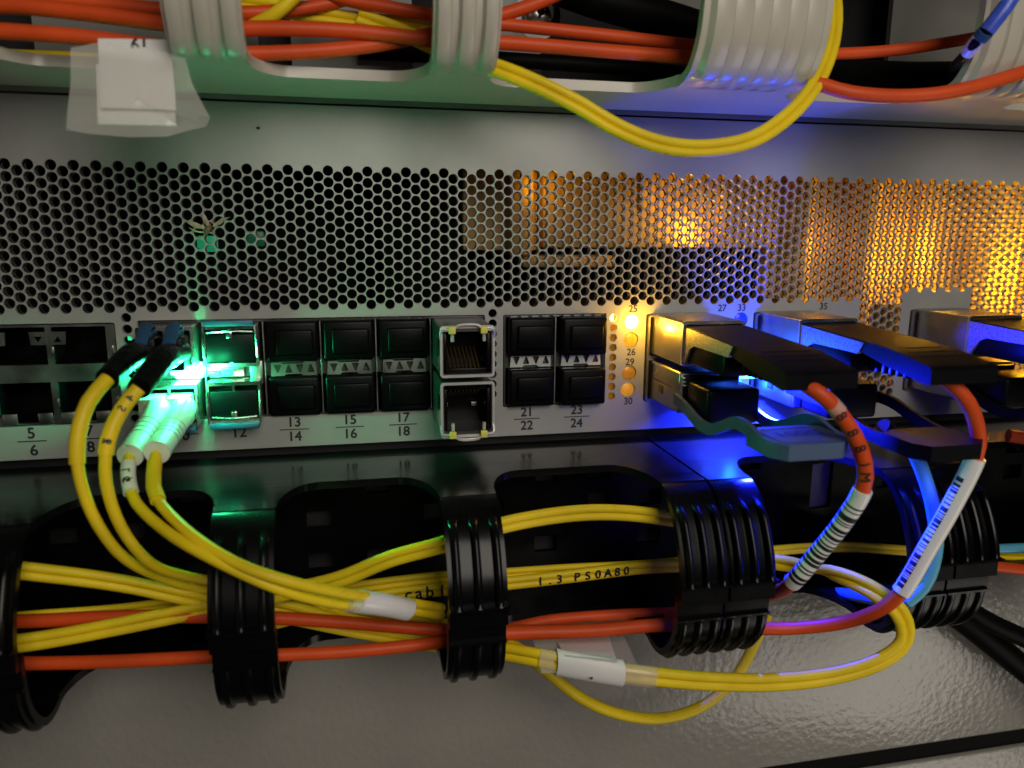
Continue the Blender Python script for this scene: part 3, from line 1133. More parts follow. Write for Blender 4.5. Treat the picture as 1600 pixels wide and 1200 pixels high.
def bail_module(x0, zt, color, label, word=None, grp='large modules in the lower large ports', prof=None):
    """lower module: metal shell, black cap, wavy strap and flat handle"""
    x1 = x0 + 18.2
    root = thing('large_module', (x0 + 9, -10, zt - 13), label, 'transceiver', grp)
    m_ = MB()
    m_.box(x0, x1, -22.5, 8, zt - 12.0, zt - .2, .7, 3)
    m_.build('metal_shell', 'satin_metal', root)
    m_ = MB()
    m_.box(x0 - .12, x0 + .1, -17, -3, zt - 5.5, zt - 5.0)
    m_.box(x0 - .2, x0 + .1, -11.5, -8.5, zt - 8.6, zt - 6.2, .05)
    m_.build('shell_seam', 'dark_metal', root)
    m_ = MB()
    m_.box(x0 + 1.0, x1 - 1.0, -24.6, -22.5, zt - 11.4, zt - .8, .4)
    m_.box(x0 + 1.2, x1 - 2.0, -38, -24.6, zt - 11.6, zt - 2.0, 1.1, 3)
    m_.build('dust_cap', 'black_rubber', root)
    m_ = MB()
    for q in range(3):
        m_.box(x0 + .4, x0 + 3.2, -24.2 - q * .2, -22.4, zt - 1.9 - q * 1.0, zt - 1.25 - q * 1.0, .15)
    m_.build('spring_finger', 'bright_metal', root)
    prof = prof or [(-21, zt - 7.7), (-29, zt - 9.2), (-36, zt - 11.0), (-43, zt - 11.1), (-49, zt - 8.9), (-55.5, zt - 6.2), (-61, zt - 6.0), (-65, zt - 7.0), (-68, zt - 7.6)]
    C = catmull([Vector((0, a, b)) for a, b in prof], 1.0)
    for x in (x0 - .9, x1 - .3):
        m_ = MB()
        rows = []
        for p in C:
            h = 1.5
            rows.append([Vector((x, p.y, p.z + h)), Vector((x + 1.2, p.y, p.z + h)), Vector((x + 1.2, p.y, p.z - h)), Vector((x, p.y, p.z - h))])
        g = m_.grid(rows, close=True)
        m_.bm.faces.new(g[0][::-1])
        m_.bm.faces.new(g[-1])
        m_.build('strap', color, root)
    zb = prof[-1][1]
    m_ = MB()
    XY = lambda u, v, t: Vector((u, v, t))
    xa, xb = x0 - 1.0, x1 + 1.0
    out = [(xa, -62.5), (xa, -72.5), (xa + 2.6, -76.0), (xb - 4.5, -76.0), (xb, -71.5), (xb, -62.5), (xb - 4, -60.5), (xa + 4, -60.5)]
    m_.prism(out, XY, zb - 2.2, zb + 1.4)
    bmesh.ops.bevel(m_.bm, geom=[e for e in m_.bm.edges if len(e.link_faces) == 2 and e.calc_face_angle(0) > .4], offset=.5, segments=2, affect='EDGES')
    hd = m_.build('handle', color, root)
    if word:
        M = Matrix.Translation((x0 + 9.1, -67.6, zb + 1.45))
        text(word, 5.4, M, 'blue_ink', root, 'lettering', .08)
        m_ = MB()
        m_.prism(rrect(xa + 2.3, xb - 2.3, -74.0, -62.4, 1.2), XY, zb + 1.40, zb + 1.46, holes=[rrect(xa + 2.6, xb - 2.6, -73.7, -62.7, 1.0)])
        m_.build('raised_border', color, hd)
    return root


p1 = big_plug(171.8, -39.7, 'black pull-tab plug lit amber on its side, left of the blue glare')
p2 = big_plug(207.4, -39.7, 'black pull-tab plug lit blue along its side, middle one of the upper row')
p3 = big_plug(263.6, -39.7, 'black pull-tab plug at the right edge against the amber perforations')
bail_module(171.8, -53.8, 'blue_tab', 'metal module with a wavy pale blue handle marked 100G', '100G')
bail_module(207.4, -53.8, 'tab_rubber', 'blue-lit module with a wavy black handle, behind the printed orange cable', prof=[(-20, -60), (-30, -60.2), (-40, -60.4), (-48, -62.2), (-56, -63.9), (-62, -64.2), (-68, -63.6)])
bail_module(263.6, -53.8, 'tab_rubber', 'module with a wavy black handle at the far right, its metal glinting gold')


def between(pts, a, b):
    D = catmull(path(pts), 1.2)
    i = min(range(len(D)), key=lambda q: (D[q] - a).length)
    j = min(range(len(D)), key=lambda q: (D[q] - b).length)
    return D[i:j + 1]


def banded_label(P, r, root, bars, name='wrap_label', seed=4, side_only=None):
    m_ = MB()
    m_.tube(P, r, 24, smooth=False)
    lb = m_.build(name, 'glossy_label', root)
    rnd = random.Random(seed)
    m_ = MB()
    n = len(P)
    L = [0]
    for i in range(1, n):
        L.append(L[-1] + (P[i] - P[i - 1]).length)

    def pt(s):
        for i in range(1, n):
            if L[i] >= s:
                t = (s - L[i - 1]) / (L[i] - L[i - 1])
                return P[i - 1].lerp(P[i], t)
        return P[-1].copy()
    s = L[-1] * bars[0]
    while s < L[-1] * bars[1]:
        wd = rnd.choice((.3, .45, .9, 1.4)) * (1.0 if side_only is None else .8)
        a, b = pt(s), pt(s + wd)
        if side_only is None:
            m_.tube([a, b], r + .04, 24, smooth=False)
        else:
            T = (b - a).normalized()
            for (dirv, span) in side_only:
                d0 = (dirv - T * dirv.dot(T)).normalized()
                e0 = T.cross(d0)
                pts = [d0 * math.cos(q) + e0 * math.sin(q) for q in [(-span + 2 * span * j / 6) for j in range(7)]]
                m_.grid([[a + q * (r + .05) for q in pts], [b + q * (r + .05) for q in pts]])
        s += wd + rnd.choice((.35, .5, .8, 1.1)) * (1.0 if side_only is None else .8)
    m_.build('barcode', 'ink', lb)
    return lb


# orange cable 1 (printed, barcode sleeve) coming out of plug one
oc1_pts = [('p', 181, -55, -47), (1262, 603, -73), (1300, 632, -75), (1335, 680, -76), (1351, 725, -76), (1348, 765, -75), (1320, 812, -72), (1280, 862, -68), (1238, 910, -63), (1205, 928, -50), (1130, 945, -38), (1040, 968, -34)]
oc1 = cable_thing('active_optical_cable', oc1_pts, 'orange cable with black print and a zebra barcode sleeve, leaving the amber-lit plug', 'cable', OG)
_, P1 = simple_cable('', oc1_pts, 1.75, 'orange_jacket', '', '', root=oc1, amp=0, seed=2)
lp = between(oc1_pts, at(1347, 767, -75), at(1238, 910, -63))
banded_label(lp, 2.15, oc1, (.13, .92))
m_ = MB()
m_.tube(catmull(path([(1268, 607, -73.3), (1290, 623, -74.3), (1302, 634, -75), (1311, 644, -75.3)]), 1.0), 1.85, 18, smooth=False)
m_.build('tape', 'clear_tape', oc1)
P1 = catmull(path(oc1_pts), .4)
for ch, (px, py) in zip('8881M', ((1309, 650), (1324, 673), (1335, 699), (1343, 721), (1347, 742))):
    c = at(px, py, -75.6)
    i = min(range(3, len(P1) - 3), key=lambda q: (P1[q] - c).length)
    Tn = (P1[i + 3] - P1[i - 3]).normalized()
    vd = (Vector((CX, CY, CZ)) - P1[i]).normalized()
    vd = (vd - Tn * vd.dot(Tn)).normalized()
    side = vd.cross(Tn).normalized()

    def bend(q, i=i, Tn=Tn, vd=vd, side=side):
        a = q.y / 1.9 - .05
        return P1[i] + Tn * q.x + (vd * math.cos(a) + side * math.sin(a)) * 1.90
    text(ch, 3.3, None, 'ink', oc1, 'printed_mark', .08, bend=bend)

# orange cable 2 with the long white sleeve
oc2_pts = [('p', 216.5, -55, -47), (1440, 572, -66), (1475, 590, -69), (1512, 628, -71), (1528, 675, -71), (1524, 715, -70), (1490, 785, -68), (1450, 855, -66), (1408, 925, -64), (1370, 955, -60), (1310, 974, -52), (1225, 982, -46), (1120, 980, -45), (1030, 977, -45), (930, 985, -45), (840, 988, -44), (730, 992, -44)]
oc2 = cable_thing('active_optical_cable', oc2_pts, 'orange cable with a long white printed sleeve, looping down from the middle black plug', 'cable', OG)
_, P2 = simple_cable('', oc2_pts, 1.75, 'orange_jacket', '', '', root=oc2, amp=0, seed=2)
lp = between(oc2_pts, at(1524, 716, -70), at(1407, 923, -64))
toL = Vector((-1, -.25, .35))
toR = Vector((.9, -.55, -.35))
banded_label(lp, 2.3, oc2, (.14, .93), seed=9, side_only=[(toL, .42), (toR, .16)])

# aqua cable
simple_cable('aqua_fibre_cable', [(1390, 680, -60), (1425, 703, -60), (1446, 750, -60), (1459, 800, -60), (1463, 850, -61), (1452, 900, -61), (1430, 930, -60), (1400, 940, -56), (1300, 925, -24)], 1.75, 'aqua_jacket',
             'pale blue cable curving down behind the long white sleeve', 'fibre cable', amp=0)
m_ = MB()
m_.tube(path([(1378, 666, -58), (1414, 699, -58)]), 2.2, 16, smooth=False)
tag(m_.build('cable_collar', 'black_rubber', None, origin=at(1400, 690, -50)), 'short dark collar at the top of the pale blue cable', 'cable collar')

# --- yellow cables in the lower tray ---------------------------------------------------------------
yl = [
    ([(-60, 880, -44), (55, 893, -42), (190, 912, -40), (320, 940, -38), (440, 962, -34), (560, 985, -32), (680, 1005, -34), (770, 1015, -34)], 1.25, True, 'yellow duplex cable fanning in from the left, topmost of the lower tray'),
    ([(-40, 1012, -44), (65, 1000, -42), (190, 978, -40), (330, 950, -38), (450, 925, -37), (530, 905, -38), (610, 872, -40), (690, 850, -42), (785, 820, -42), (880, 804, -40), (960, 802, -39), (1045, 811, -38), (1120, 826, -34)], 1.3, True, 'yellow duplex cable rising from lower left to an arch right of the middle finger'),
    ([(-60, 975, -32), (60, 965, -32), (180, 955, -30), (330, 937, -30), (450, 935, -28), (560, 917, -27), (690, 902, -27), (785, 897, -27), (900, 889, -26), (1050, 880, -25), (1200, 862, -22), (1330, 855, -20), (1440, 861, -20), (1620, 870, -20)], 1.0, True, 'dim yellow duplex cable running level through the back of the tray'),
]
for i, (pts, r, dup, lab) in enumerate(yl):
    simple_cable('yellow_fibre_cable', pts, r, 'yellow_jacket', lab, 'fibre cable', YG, duplex=dup, seed=20 + i, amp=.25)
# printed duplex cable
pts = [(430, 972, -29), (540, 945, -29), (620, 929, -29), (690, 921, -29), (785, 912, -29), (900, 899, -29), (990, 888, -28), (1060, 884, -27)]
yc = cable_thing('yellow_fibre_cable', pts, 'dim yellow duplex cable carrying black print, below the level one in the tray', 'fibre cable', YG)
_, PP = simple_cable('', pts, 1.15, 'yellow_jacket', '', '', root=yc, duplex=True, seed=31, amp=.1)


def print_along(s, PP, px0, py0, Y, step, size, root):
    c = at(px0, py0, Y)
    i0 = min(range(len(PP)), key=lambda q: (PP[q] - c).length)
    d = 0
    for ch in s:
        i = i0
        acc = 0
        while i < len(PP) - 2 and acc < d:
            acc += (PP[i + 1] - PP[i]).length
            i += 1
        Tn = (PP[i + 1] - PP[i - 1]).normalized()
        vn = Vector((0, -1, 0))
        side = Tn.cross(vn) * -1
        side = vn.cross(Tn) * -1 if side.z < 0 else side
        if side.z < 0:
            side = -side
        M = Matrix.Translation(PP[i] + vn * 1.2) @ Matrix(((Tn.x, side.x, vn.x), (Tn.y, side.y, vn.y), (Tn.z, side.z, vn.z))).to_4x4()
        if ch != ' ':
            text(ch, size, M, 'ink', root, 'printed_mark', .10)
        d += step


print_along('cable', PP, 634, 927, -29, 2.4, 4.6, yc)
print_along('1.3 PS0A80', PP, 846, 905, -29, 2.5, 3.4, yc)

# the duplex cable with the taped tag and wide right loop
pts = [(430, 950, -30), (560, 975, -30), (690, 1004, -34), (785, 1018, -42), (850, 1030, -48), (930, 1045, -52), (1010, 1056, -55), (1100, 1064, -57), (1200, 1066, -58), (1300, 1056, -60), (1375, 1033, -63), (1413, 1000, -64), (1405, 957, -63), (1362, 922, -57), (1300, 895, -46), (1240, 882, -32), (1160, 872, -22)]
yt = cable_thing('yellow_fibre_cable', pts, 'yellow duplex cable with a taped white tag, making the wide loop at lower right', 'fibre cable', YG)
_, PT = simple_cable('', pts, 1.48, 'yellow_jacket', '', '', root=yt, duplex=True, seed=33, amp=.1)
tp = path([(868, 1034, -49.3), (900, 1040, -51), (935, 1046, -52.6), (972, 1052, -54)])
m_ = MB()
rows = []
for i, p in enumerate(catmull(tp, 1.5)):
    row = []
    for k in range(20):
        a = 2 * math.pi * k / 20
        row.append(p + Vector((.25 * math.sin(a), -2.35 * math.cos(a), 3.5 * math.sin(a))))
    rows.append(row)
g = m_.grid(rows, close=True)
m_.build('paper_tag', 'paper', yt)
# the flag part of the tag, standing up behind the orange cables
a, b = at(872, 1006, -42), at(955, 1006, -42)
a2, b2 = at(862, 990, -34), at(950, 988, -34)
c, d = at(884, 1025, -52.0), at(965, 1035, -55.5)
m_ = MB()
rows = []
for t in [i / 6 for i in range(7)]:
    rows.append([c.lerp(d, t), a.lerp(b, t), a2.lerp(b2, t), a2.lerp(b2, t) + Vector((0, .3, 0)), a.lerp(b, t) + Vector((0, .3, 0)), c.lerp(d, t) + Vector((0, .3, 0))])
g = m_.grid(rows, close=True)
m_.build('tag_flap', 'paper', yt)
m_ = MB()
rows = []
corner = [at(832, 996, -38), at(975, 996, -38), at(1003, 1062, -56.3), at(846, 1055, -51)]
for t in [i / 8 for i in range(9)]:
    rows.append([corner[0].lerp(corner[1], t) + Vector((0, .5 * math.sin(t * 9), .5 * math.sin(t * 7))), (corner[0].lerp(corner[1], t) + corner[3].lerp(corner[2], t)) / 2 + Vector((0, -3.2, 0)),
                 corner[3].lerp(corner[2], t) + Vector((0, .6 * math.sin(t * 6), .6 * math.sin(t * 8 + 1)))])
m_.grid(rows)
m_.build('tape', 'clear_tape', yt)
mb2 = MB()
mb2.tube(path([(972, 1052, -54), (1005, 1056, -55), (1022, 1058, -55.3)]), 2.7, 18, step=1.5, flat=(.75, 1.05))
mb2.tube(path([(845, 1029, -47.6), (868, 1034, -49.3)]), 2.7, 18, step=1.5, smooth=False, flat=(.75, 1.05))
mb2.build('tape', 'clear_tape', yt)
MB().box(*[q for q in (at(926, 1062, -57).x, at(930, 1062, -57).x)], -55.2, -55.0, at(926, 1063, -56).z - .25, at(926, 1063, -56).z + .25).build('printed_mark', 'ink', yt)

# single yellow strand hanging in the big lower bow
simple_cable('yellow_fibre_cable', [(700, 975, -36), (790, 1002, -38), (850, 1045, -36), (905, 1088, -34), (965, 1114, -32), (1035, 1122, -30), (1100, 1102, -28), (1150, 1058, -26), (1180, 1005, -25), (1200, 960, -24)], 1.62, 'yellow_jacket',
             'single yellow strand hanging lowest, bowed across the textured cream panel', 'fibre cable', YG, seed=41)
# dim yellow strands between the first and second finger
simple_cable('yellow_fibre_cable', [(420, 955, -24), (500, 948, -24), (590, 955, -26), (700, 985, -28), (800, 1005, -30)], 1.3, 'yellow_jacket',
             'dim yellow strand under the white label, between the first two black fingers', 'fibre cable', YG, seed=44, duplex=True)

# --- orange cables in the lower tray
ol = [([(-60, 972, -36), (60, 970, -36), (190, 963, -37), (330, 962, -38), (440, 966, -38), (560, 975, -38), (690, 986, -38), (785, 986, -40), (900, 984, -41), (980, 978, -40), (1045, 972, -38), (1120, 960, -34)], 1.6, 'upper orange cable along the lower tray, below the yellow fan'),
      ([(-60, 1038, -40), (70, 1036, -40), (200, 1032, -41), (330, 1026, -42), (440, 1023, -42), (560, 1017, -42), (690, 1003, -40), (785, 985, -33), (860, 969, -31), (960, 961, -31), (1045, 958, -31), (1120, 953, -30)], 1.55, 'lower orange cable along the lower tray, the lowest of all at the left'),
      ([(1440, 868, -22), (1520, 882, -24), (1640, 895, -26)], 1.8, 'short orange run at the far right below the pale yellow one')]
for i, (pts, r, lab) in enumerate(ol):
    simple_cable('orange_cable', pts, r, 'orange_jacket', lab, 'cable', OG, seed=50 + i, amp=.2)
simple_cable('aqua_fibre_cable', [(1500, 862, -20), (1570, 857, -22), (1650, 854, -24)], 1.6, 'aqua_jacket', 'sliver of pale blue cable at the right edge above the orange run', 'fibre cable', seed=3)
simple_cable('orange_cable', [(1575, 680, -30), (1640, 690, -34)], 2.0, 'orange_jacket', 'orange cable stub just entering at the right edge below the modules', 'cable', OG, seed=5)
# thick black power leads at lower right
simple_cable('power_cable', [(1380, 860, -14), (1450, 905, -18), (1530, 963, -20), (1600, 997, -21), (1680, 1034, -22)], 3.2, 'black_jacket', 'upper of two thick black leads slanting down at lower right', 'power cable', 'thick black leads at lower right', amp=0)
simple_cable('power_cable', [(1380, 880, -7), (1450, 928, -10), (1530, 988, -12), (1600, 1045, -13), (1680, 1110, -14)], 4.5, 'black_jacket', 'lower of two thick black leads slanting down at lower right', 'power cable', 'thick black leads at lower right', amp=0)


# =====================================================================================================
# CABLE MANAGERS
# =====================================================================================================
def finger(root, x0, x1, prof, material, rib0, rib1, name='finger', nr=3, ribh=1.7, thick=1.8, taper=None, ledge=True):
    """a curved plate with raised ribs; prof = (Y,Z) list from the shelf outwards; ribs between arc fractions rib0..rib1"""
    C = catmull([Vector((0, a, b)) for a, b in prof], 1.2)
    n = len(C)
    W = x1 - x0
    us = []
    # rib cross-section
    for k in range(nr):
        c = (k + .5) / nr
        if k == 0:
            c = .5 * .30
        if k == nr - 1:
            c = 1 - .5 * .30
        hw = (.058 if 'finger' in name and ledge else .10) if nr == 3 else .075
        if k not in (0, nr - 1):
            c = k / (nr - 1) * (1 - .30) + .15
        us += [(c - hw * 1.35, 0), (c - hw * .9, .85), (c - hw * .3, 1), (c + hw * .3, 1), (c + hw * .9, .85), (c + hw * 1.35, 0)]
    us = [(0, 0)] + us + [(1, 0)]
    rows = []
    L = 0
    tot = sum((C[i + 1] - C[i]).length for i in range(n - 1))
    for i in range(n):
        if i:
            L += (C[i] - C[i - 1]).length
        t = L / tot
        T = (C[min(n - 1, i + 1)] - C[max(0, i - 1)]).normalized()
        N = Vector((0, T.z, -T.y))
        # outwards = away from the inside of the ring
        mid_ = Vector((0, -20, root['ringz']))
        if (C[i] - mid_).dot(N) < 0:
            N = -N
        if t <= rib0 or t >= rib1:
            h = 0
        else:
            h = min(1, (t - rib0) / .10)
            if not ledge:
                h = min(h, (rib1 - t) / .10)
        row = []
        for u, hh in us:
            row.append(C[i] + Vector((x0 + u * W, 0, 0)) + N * (thick * .5 + ribh * h * hh))
        row.append(C[i] + Vector((x1, 0, 0)) - N * thick * .5)
        row.append(C[i] + Vector((x0, 0, 0)) - N * thick * .5)
        rows.append(row)
        if ledge and i < n - 1 and t < rib1 <= t + (C[i + 1] - C[i]).length / tot:
            # a full-width lip closing the ribs
            row2 = [C[i] + T * .15 + Vector((x0 + u * W, 0, 0)) + N * (thick * .5 + ribh * 1.05) for u, hh in us] + row[-2:]
            row3 = [C[i] + T * .75 + Vector((x0 + u * W, 0, 0)) + N * (thick * .5 + ribh * 1.05) for u, hh in us] + row[-2:]
            row4 = [C[i] + T * .8 + Vector((x0 + u * W, 0, 0)) + N * (thick * .5) for u, hh in us] + row[-2:]
            rows += [row2, row3, row4]
    m_ = MB()
    g = m_.grid(rows, close=True)
    m_.bm.faces.new(g[0][::-1])
    m_.bm.faces.new(g[-1])
    return m_.build(name, material, root)


def shelf_outline(spans, y_sc, y_f, x0, x1, cr=9.0):
    """plan (X,Y): back edge Y=0.2, scalloped front with tongues out to y_f under each finger span"""
    pts = [(x0, 0.2)]
    x = x0
    out = []
    cur = x0
    out.append((x0, y_sc))
    for (a, b) in spans:
        if a > x0 + cr:
            for i in range(7):
                t = math.radians(90 * i / 6)
                out.append((a - cr + cr * math.sin(t), y_sc - (abs(y_f - y_sc)) * (1 - math.cos(t))))
        else:
            out.append((a, y_f))
        if b >= x1 - cr:
            out.append((b, y_f))
        if b < x1 - cr:
            for i in range(7):
                t = math.radians(90 * (6 - i) / 6)
                out.append((b + cr - cr * math.sin(t), y_sc - (abs(y_f - y_sc)) * (1 - math.cos(t))))
    out.append((x1, y_sc))
    ded = []
    for p in pts + out + [(x1, 0.2)]:
        if not ded or (abs(ded[-1][0] - p[0]) + abs(ded[-1][1] - p[1])) > .01:
            ded.append(p)
    return ded


XY = lambda u, v, t: Vector((u, v, t))

# ---- the black manager under the switch
bman = thing('cable_manager', (-60, 0, -122), 'glossy black horizontal cable manager with ribbed fingers under the switch', 'cable manager')
bman['ringz'] = -101.0
ZT, ZB = -78.2, -121.5
spans = [(-12.5, 13.2), (50.3, 64.0), (101.9, 115.6), (158.6, 183.4), (222, 248.5), (300, 314)]
o1 = shelf_outline([s for s in spans[:3]] + [(158.6, 170.6)], -26.5, -43.5, -60, 170.6)
m_ = MB()
m_.prism(o1, XY, ZT - 2.0, ZT)
m_.build('top_shelf', 'black_shelf', bman)
o2 = shelf_outline([(171.4, 183.4)] + spans[4:], -26.5, -43.5, 171.4, 390)
m_ = MB()
m_.prism(o2, XY, ZT - 2.1, ZT - .05)
m_.build('top_shelf', 'black_shelf', bman)
m_ = MB()
m_.prism(shelf_outline(spans, -24.0, -40, -60, 390), XY, ZB - 2.0, ZB)
m_.build('bottom_shelf', 'black_plastic', bman)
wins = []
for x in range(-34, 380, 17):
    for z in (-88.5, -98.0, -111.0):
        if (x // 17 + int(z)) % 3:
            wins.append(rrect(x, x + 7.5, z - 2.6, z + 2.6, .6))
a_, b_ = at(1264, 796, -1), at(1303, 722, -1)
wins = [w_ for w_ in wins if not (a_.x - 9 < w_[0][0] < b_.x + 9 and w_[0][1] > a_.z - 6)]
wins.append([(a_.x, a_.z), (b_.x, a_.z + .4), (b_.x, b_.z), (a_.x, b_.z - .4)])
MB().box(a_.x - 6, b_.x + 12, 2.0, 3.0, -112, -80).build('rear_window', 'textured_panel', bman)
m_ = MB()
m_.prism([(-60, ZB), (390, ZB), (390, ZT - 2.2), (-60, ZT - 2.2)], XZ, -1.0, 0.8, holes=wins)
m_.build('back_plate', 'black_plastic', bman)
m_ = MB()
m_.box(-60, 390, 6, 7, -123, -78)
m_.build('rear_plate', 'dark_rear', bman)
up = [(-40, ZT - 1.0), (-44.5, ZT - 1.3), (-48.5, ZT - 3.4), (-52.5, ZT - 7.5), (-56, -92), (-58, -98), (-58.5, -104.6)]
lo = [(-38, ZB - 1.2), (-43, ZB - 2.2), (-48.5, ZB - 1.2), (-53, ZB + 3), (-55.4, ZB + 8), (-56, ZB + 14), (-56, -102.0)]
fx = [(-12.5, -.2), (.6, 13.2), (50.3, 64.0), (101.9, 115.6), (158.6, 170.6), (171.4, 183.4), (222, 234.8), (235.6, 248.5), (300, 314)]
for (a, b) in fx:
    finger(bman, a, b, up, 'black_plastic', .30, .86, 'upper_finger', ribh=2.0)
    finger(bman, a, b, lo, 'black_plastic', .10, .80, 'lower_finger', ribh=.9)

# ---- the cream manager above the switch
wman = thing('cable_manager', (-60, 0, 18), 'cream horizontal cable manager with fluted fingers above the switch', 'cable manager')
wman['ringz'] = 42.0
ZU = 19.6
wsp = [(-12.5, 13.2), (49.0, 63.6), (101.0, 115.0), (159.5, 190.5), (230, 256)]
m_ = MB()
m_.prism(shelf_outline(wsp, -28.0, -40, -60, 390, 8.0), XY, ZU - 1.2, ZU + 1.2)
bmesh.ops.bevel(m_.bm, geom=[e for e in m_.bm.edges if len(e.link_faces) == 2 and e.calc_face_angle(0) > .9], offset=.35, segments=2, affect='EDGES')
m_.build('bottom_shelf', 'cream_plastic', wman)
wup = [(-36, ZU), (-41, ZU - .3), (-45.5, ZU + 1.2), (-48.5, ZU + 4.6), (-50.5, ZU + 9), (-51.5, ZU + 16), (-51.5, ZU + 24), (-50, ZU + 34)]
for (a, b, n_) in ((-12.5, 13.2, 5), (49.0, 63.6, 3), (101.0, 115.0, 3), (159.5, 190.5, 6), (230, 256, 5)):
    finger(wman, a, b, wup, 'cream_plastic', .14, 1.1, 'finger', nr=n_, ribh=1.5, thick=2.2, ledge=False)
m_ = MB()
wins = [rrect(a, b, 22.5, 62, 1.5) for a, b in ((-40, -22), (-8, 10), (62, 70), (101, 118), (136, 170), (226, 244), (300, 320))]
m_.prism([(-60, 17.2), (390, 17.2), (390, 66), (-60, 66)], XZ, -0.8, 1.2, holes=wins)
m_.build('back_plate', 'dull_grey', wman)
m_ = MB()
m_.box(-60, 390, 14, 16, 17, 80)
m_.build('rear_plate', 'dark_hole', wman)
m_ = MB()
m_.prism(shelf_outline(wsp, -28.0, -40, -60, 390, 8.0), XY, 64, 66)
m_.build('top_shelf', 'cream_plastic', wman)

# screw head seen behind the orange cables at the top
sc_c = at(843, 20, -3)
scr = thing('rack_screw', sc_c, 'shiny cross-head screw behind the orange cables at the top', 'screw')
m_ = MB()
rows = []
for rr, yy in ((4.4, 1.8), (4.4, 0.2), (3.6, -1.0), (2.0, -1.9), (1.2, -2.0), (.9, -.4), (.02, -.2)):
    rows.append([sc_c + Vector((rr * math.cos(q), yy, rr * math.sin(q))) for q in [2 * math.pi * i / 24 for i in range(24)]])
m_.grid(rows, close=True)
m_.build('head', 'bright_metal', scr)
m_ = MB()
rows = [[sc_c + Vector((rr * math.cos(q), yy, rr * math.sin(q))) for q in [2 * math.pi * i / 24 for i in range(24)]] for rr, yy in ((4.4, 2.0), (6.4, 2.0), (6.4, 2.8), (4.4, 2.8))]
m_.grid(rows, close=True)
m_.build('washer', 'dark_metal', scr)
m_ = MB()
for q in (.3, .3 + math.pi / 2):
    M = Matrix.Translation(sc_c) @ Matrix.Rotation(q, 4, 'Y')
    m_.box(-2.0, 2.0, -2.15, -1.2, -.35, .35, .05, 1, M)
m_.build('cross_recess', 'ink', scr)

# ---- cables in the cream manager
to = [([(-90, 22, -30), (0, 8, -30), (130, 20, -31), (262, 38, -32), (320, 44, -32), (378, 45, -32), (460, 45, -32), (560, 50, -31), (670, 62, -30), (735, 66, -30), (785, 66, -30), (930, 78, -31), (1090, 92, -32), (1180, 108, -36), (1265, 127, -44), (1330, 145, -48), (1420, 150, -50), (1510, 138, -52), (1640, 100, -52)], 1.65, 'orange cable that runs the whole top tray and bows over the lip at upper right'),
      ([(-90, 42, -36), (0, 48, -36), (130, 58, -36), (262, 75, -35), (320, 82, -33), (400, 84, -32), (500, 80, -31), (590, 70, -29), (680, 52, -27), (760, 30, -25), (850, 0, -24), (930, -40, -24)], 1.6, 'orange cable dipping behind the first cream finger and climbing away past the second'),
      ([(470, -25, -20), (540, 0, -21), (610, 12, -22), (680, 24, -22), (790, 38, -24), (940, 54, -26), (1090, 72, -26), (1200, 82, -26), (1310, 84, -26), (1400, 78, -28), (1480, 66, -30), (1600, 45, -30)], 1.5, 'darker orange cable behind, crossing the top from centre to right'),
      ([(-60, -10, -24), (60, -2, -24), (160, 6, -24), (262, 15, -24), (370, 20, -22), (480, 12, -20), (620, -20, -18)], 1.5, 'orange cable along the very top edge at upper left')]
for i, (pts, r, lab) in enumerate(to):
    simple_cable('orange_cable', pts, r, 'orange_jacket', lab, 'cable', OG, seed=60 + i, amp=.1)
simple_cable('yellow_fibre_cable', [(560, 25, -20), (640, 55, -22), (700, 82, -28), (768, 104, -42), (830, 128, -46), (900, 162, -48), (965, 200, -49), (1030, 225, -49), (1100, 232, -49), (1175, 218, -49), (1235, 178, -48), (1275, 130, -46), (1297, 80, -43), (1305, 30, -40), (1302, -20, -36)], 1.2, 'yellow_jacket',
             'yellow duplex cable drooping in a deep bow across the grey panel at upper right', 'fibre cable', YG, duplex=True, seed=71, amp=.05)
simple_cable('yellow_fibre_cable', [(-60, 82, -16), (30, 86, -16), (110, 89, -17), (220, 95, -18), (300, 92, -18)], 1.3, 'yellow_jacket', 'short yellow run at upper left passing behind the hanging clear tag', 'fibre cable', YG, seed=72)
simple_cable('yellow_fibre_cable', [(300, -8, -16), (370, 2, -16), (450, 14, -17), (540, 30, -18), (640, 42, -18), (720, 70, -18)], 1.25, 'yellow_jacket', 'yellow duplex cable slanting behind the orange ones left of the second cream finger', 'fibre cable', YG, duplex=True, seed=73)
simple_cable('yellow_fibre_cable', [(385, 45, -20), (430, 22, -24), (460, -5, -24), (500, -40, -24)], 1.5, 'yellow_jacket', 'yellow strand crossing steeply upward right of the first cream finger', 'fibre cable', YG, seed=74)
simple_cable('power_cable', [(850, -30, -12), (940, 2, -12), (1040, 30, -12), (1140, 62, -12), (1300, 112, -12), (1400, 122, -12), (1500, 122, -12), (1640, 128, -12)], 4.6, 'black_jacket', 'thick black lead slanting through the top tray behind the orange cables', 'power cable', amp=0)
simple_cable('power_cable', [(560, 80, -5), (700, 88, -6), (830, 96, -7), (960, 105, -8), (1100, 118, -8)], 2.0, 'black_jacket', 'thin black lead low in the top tray, left of the broad cream finger', 'power cable', amp=0)
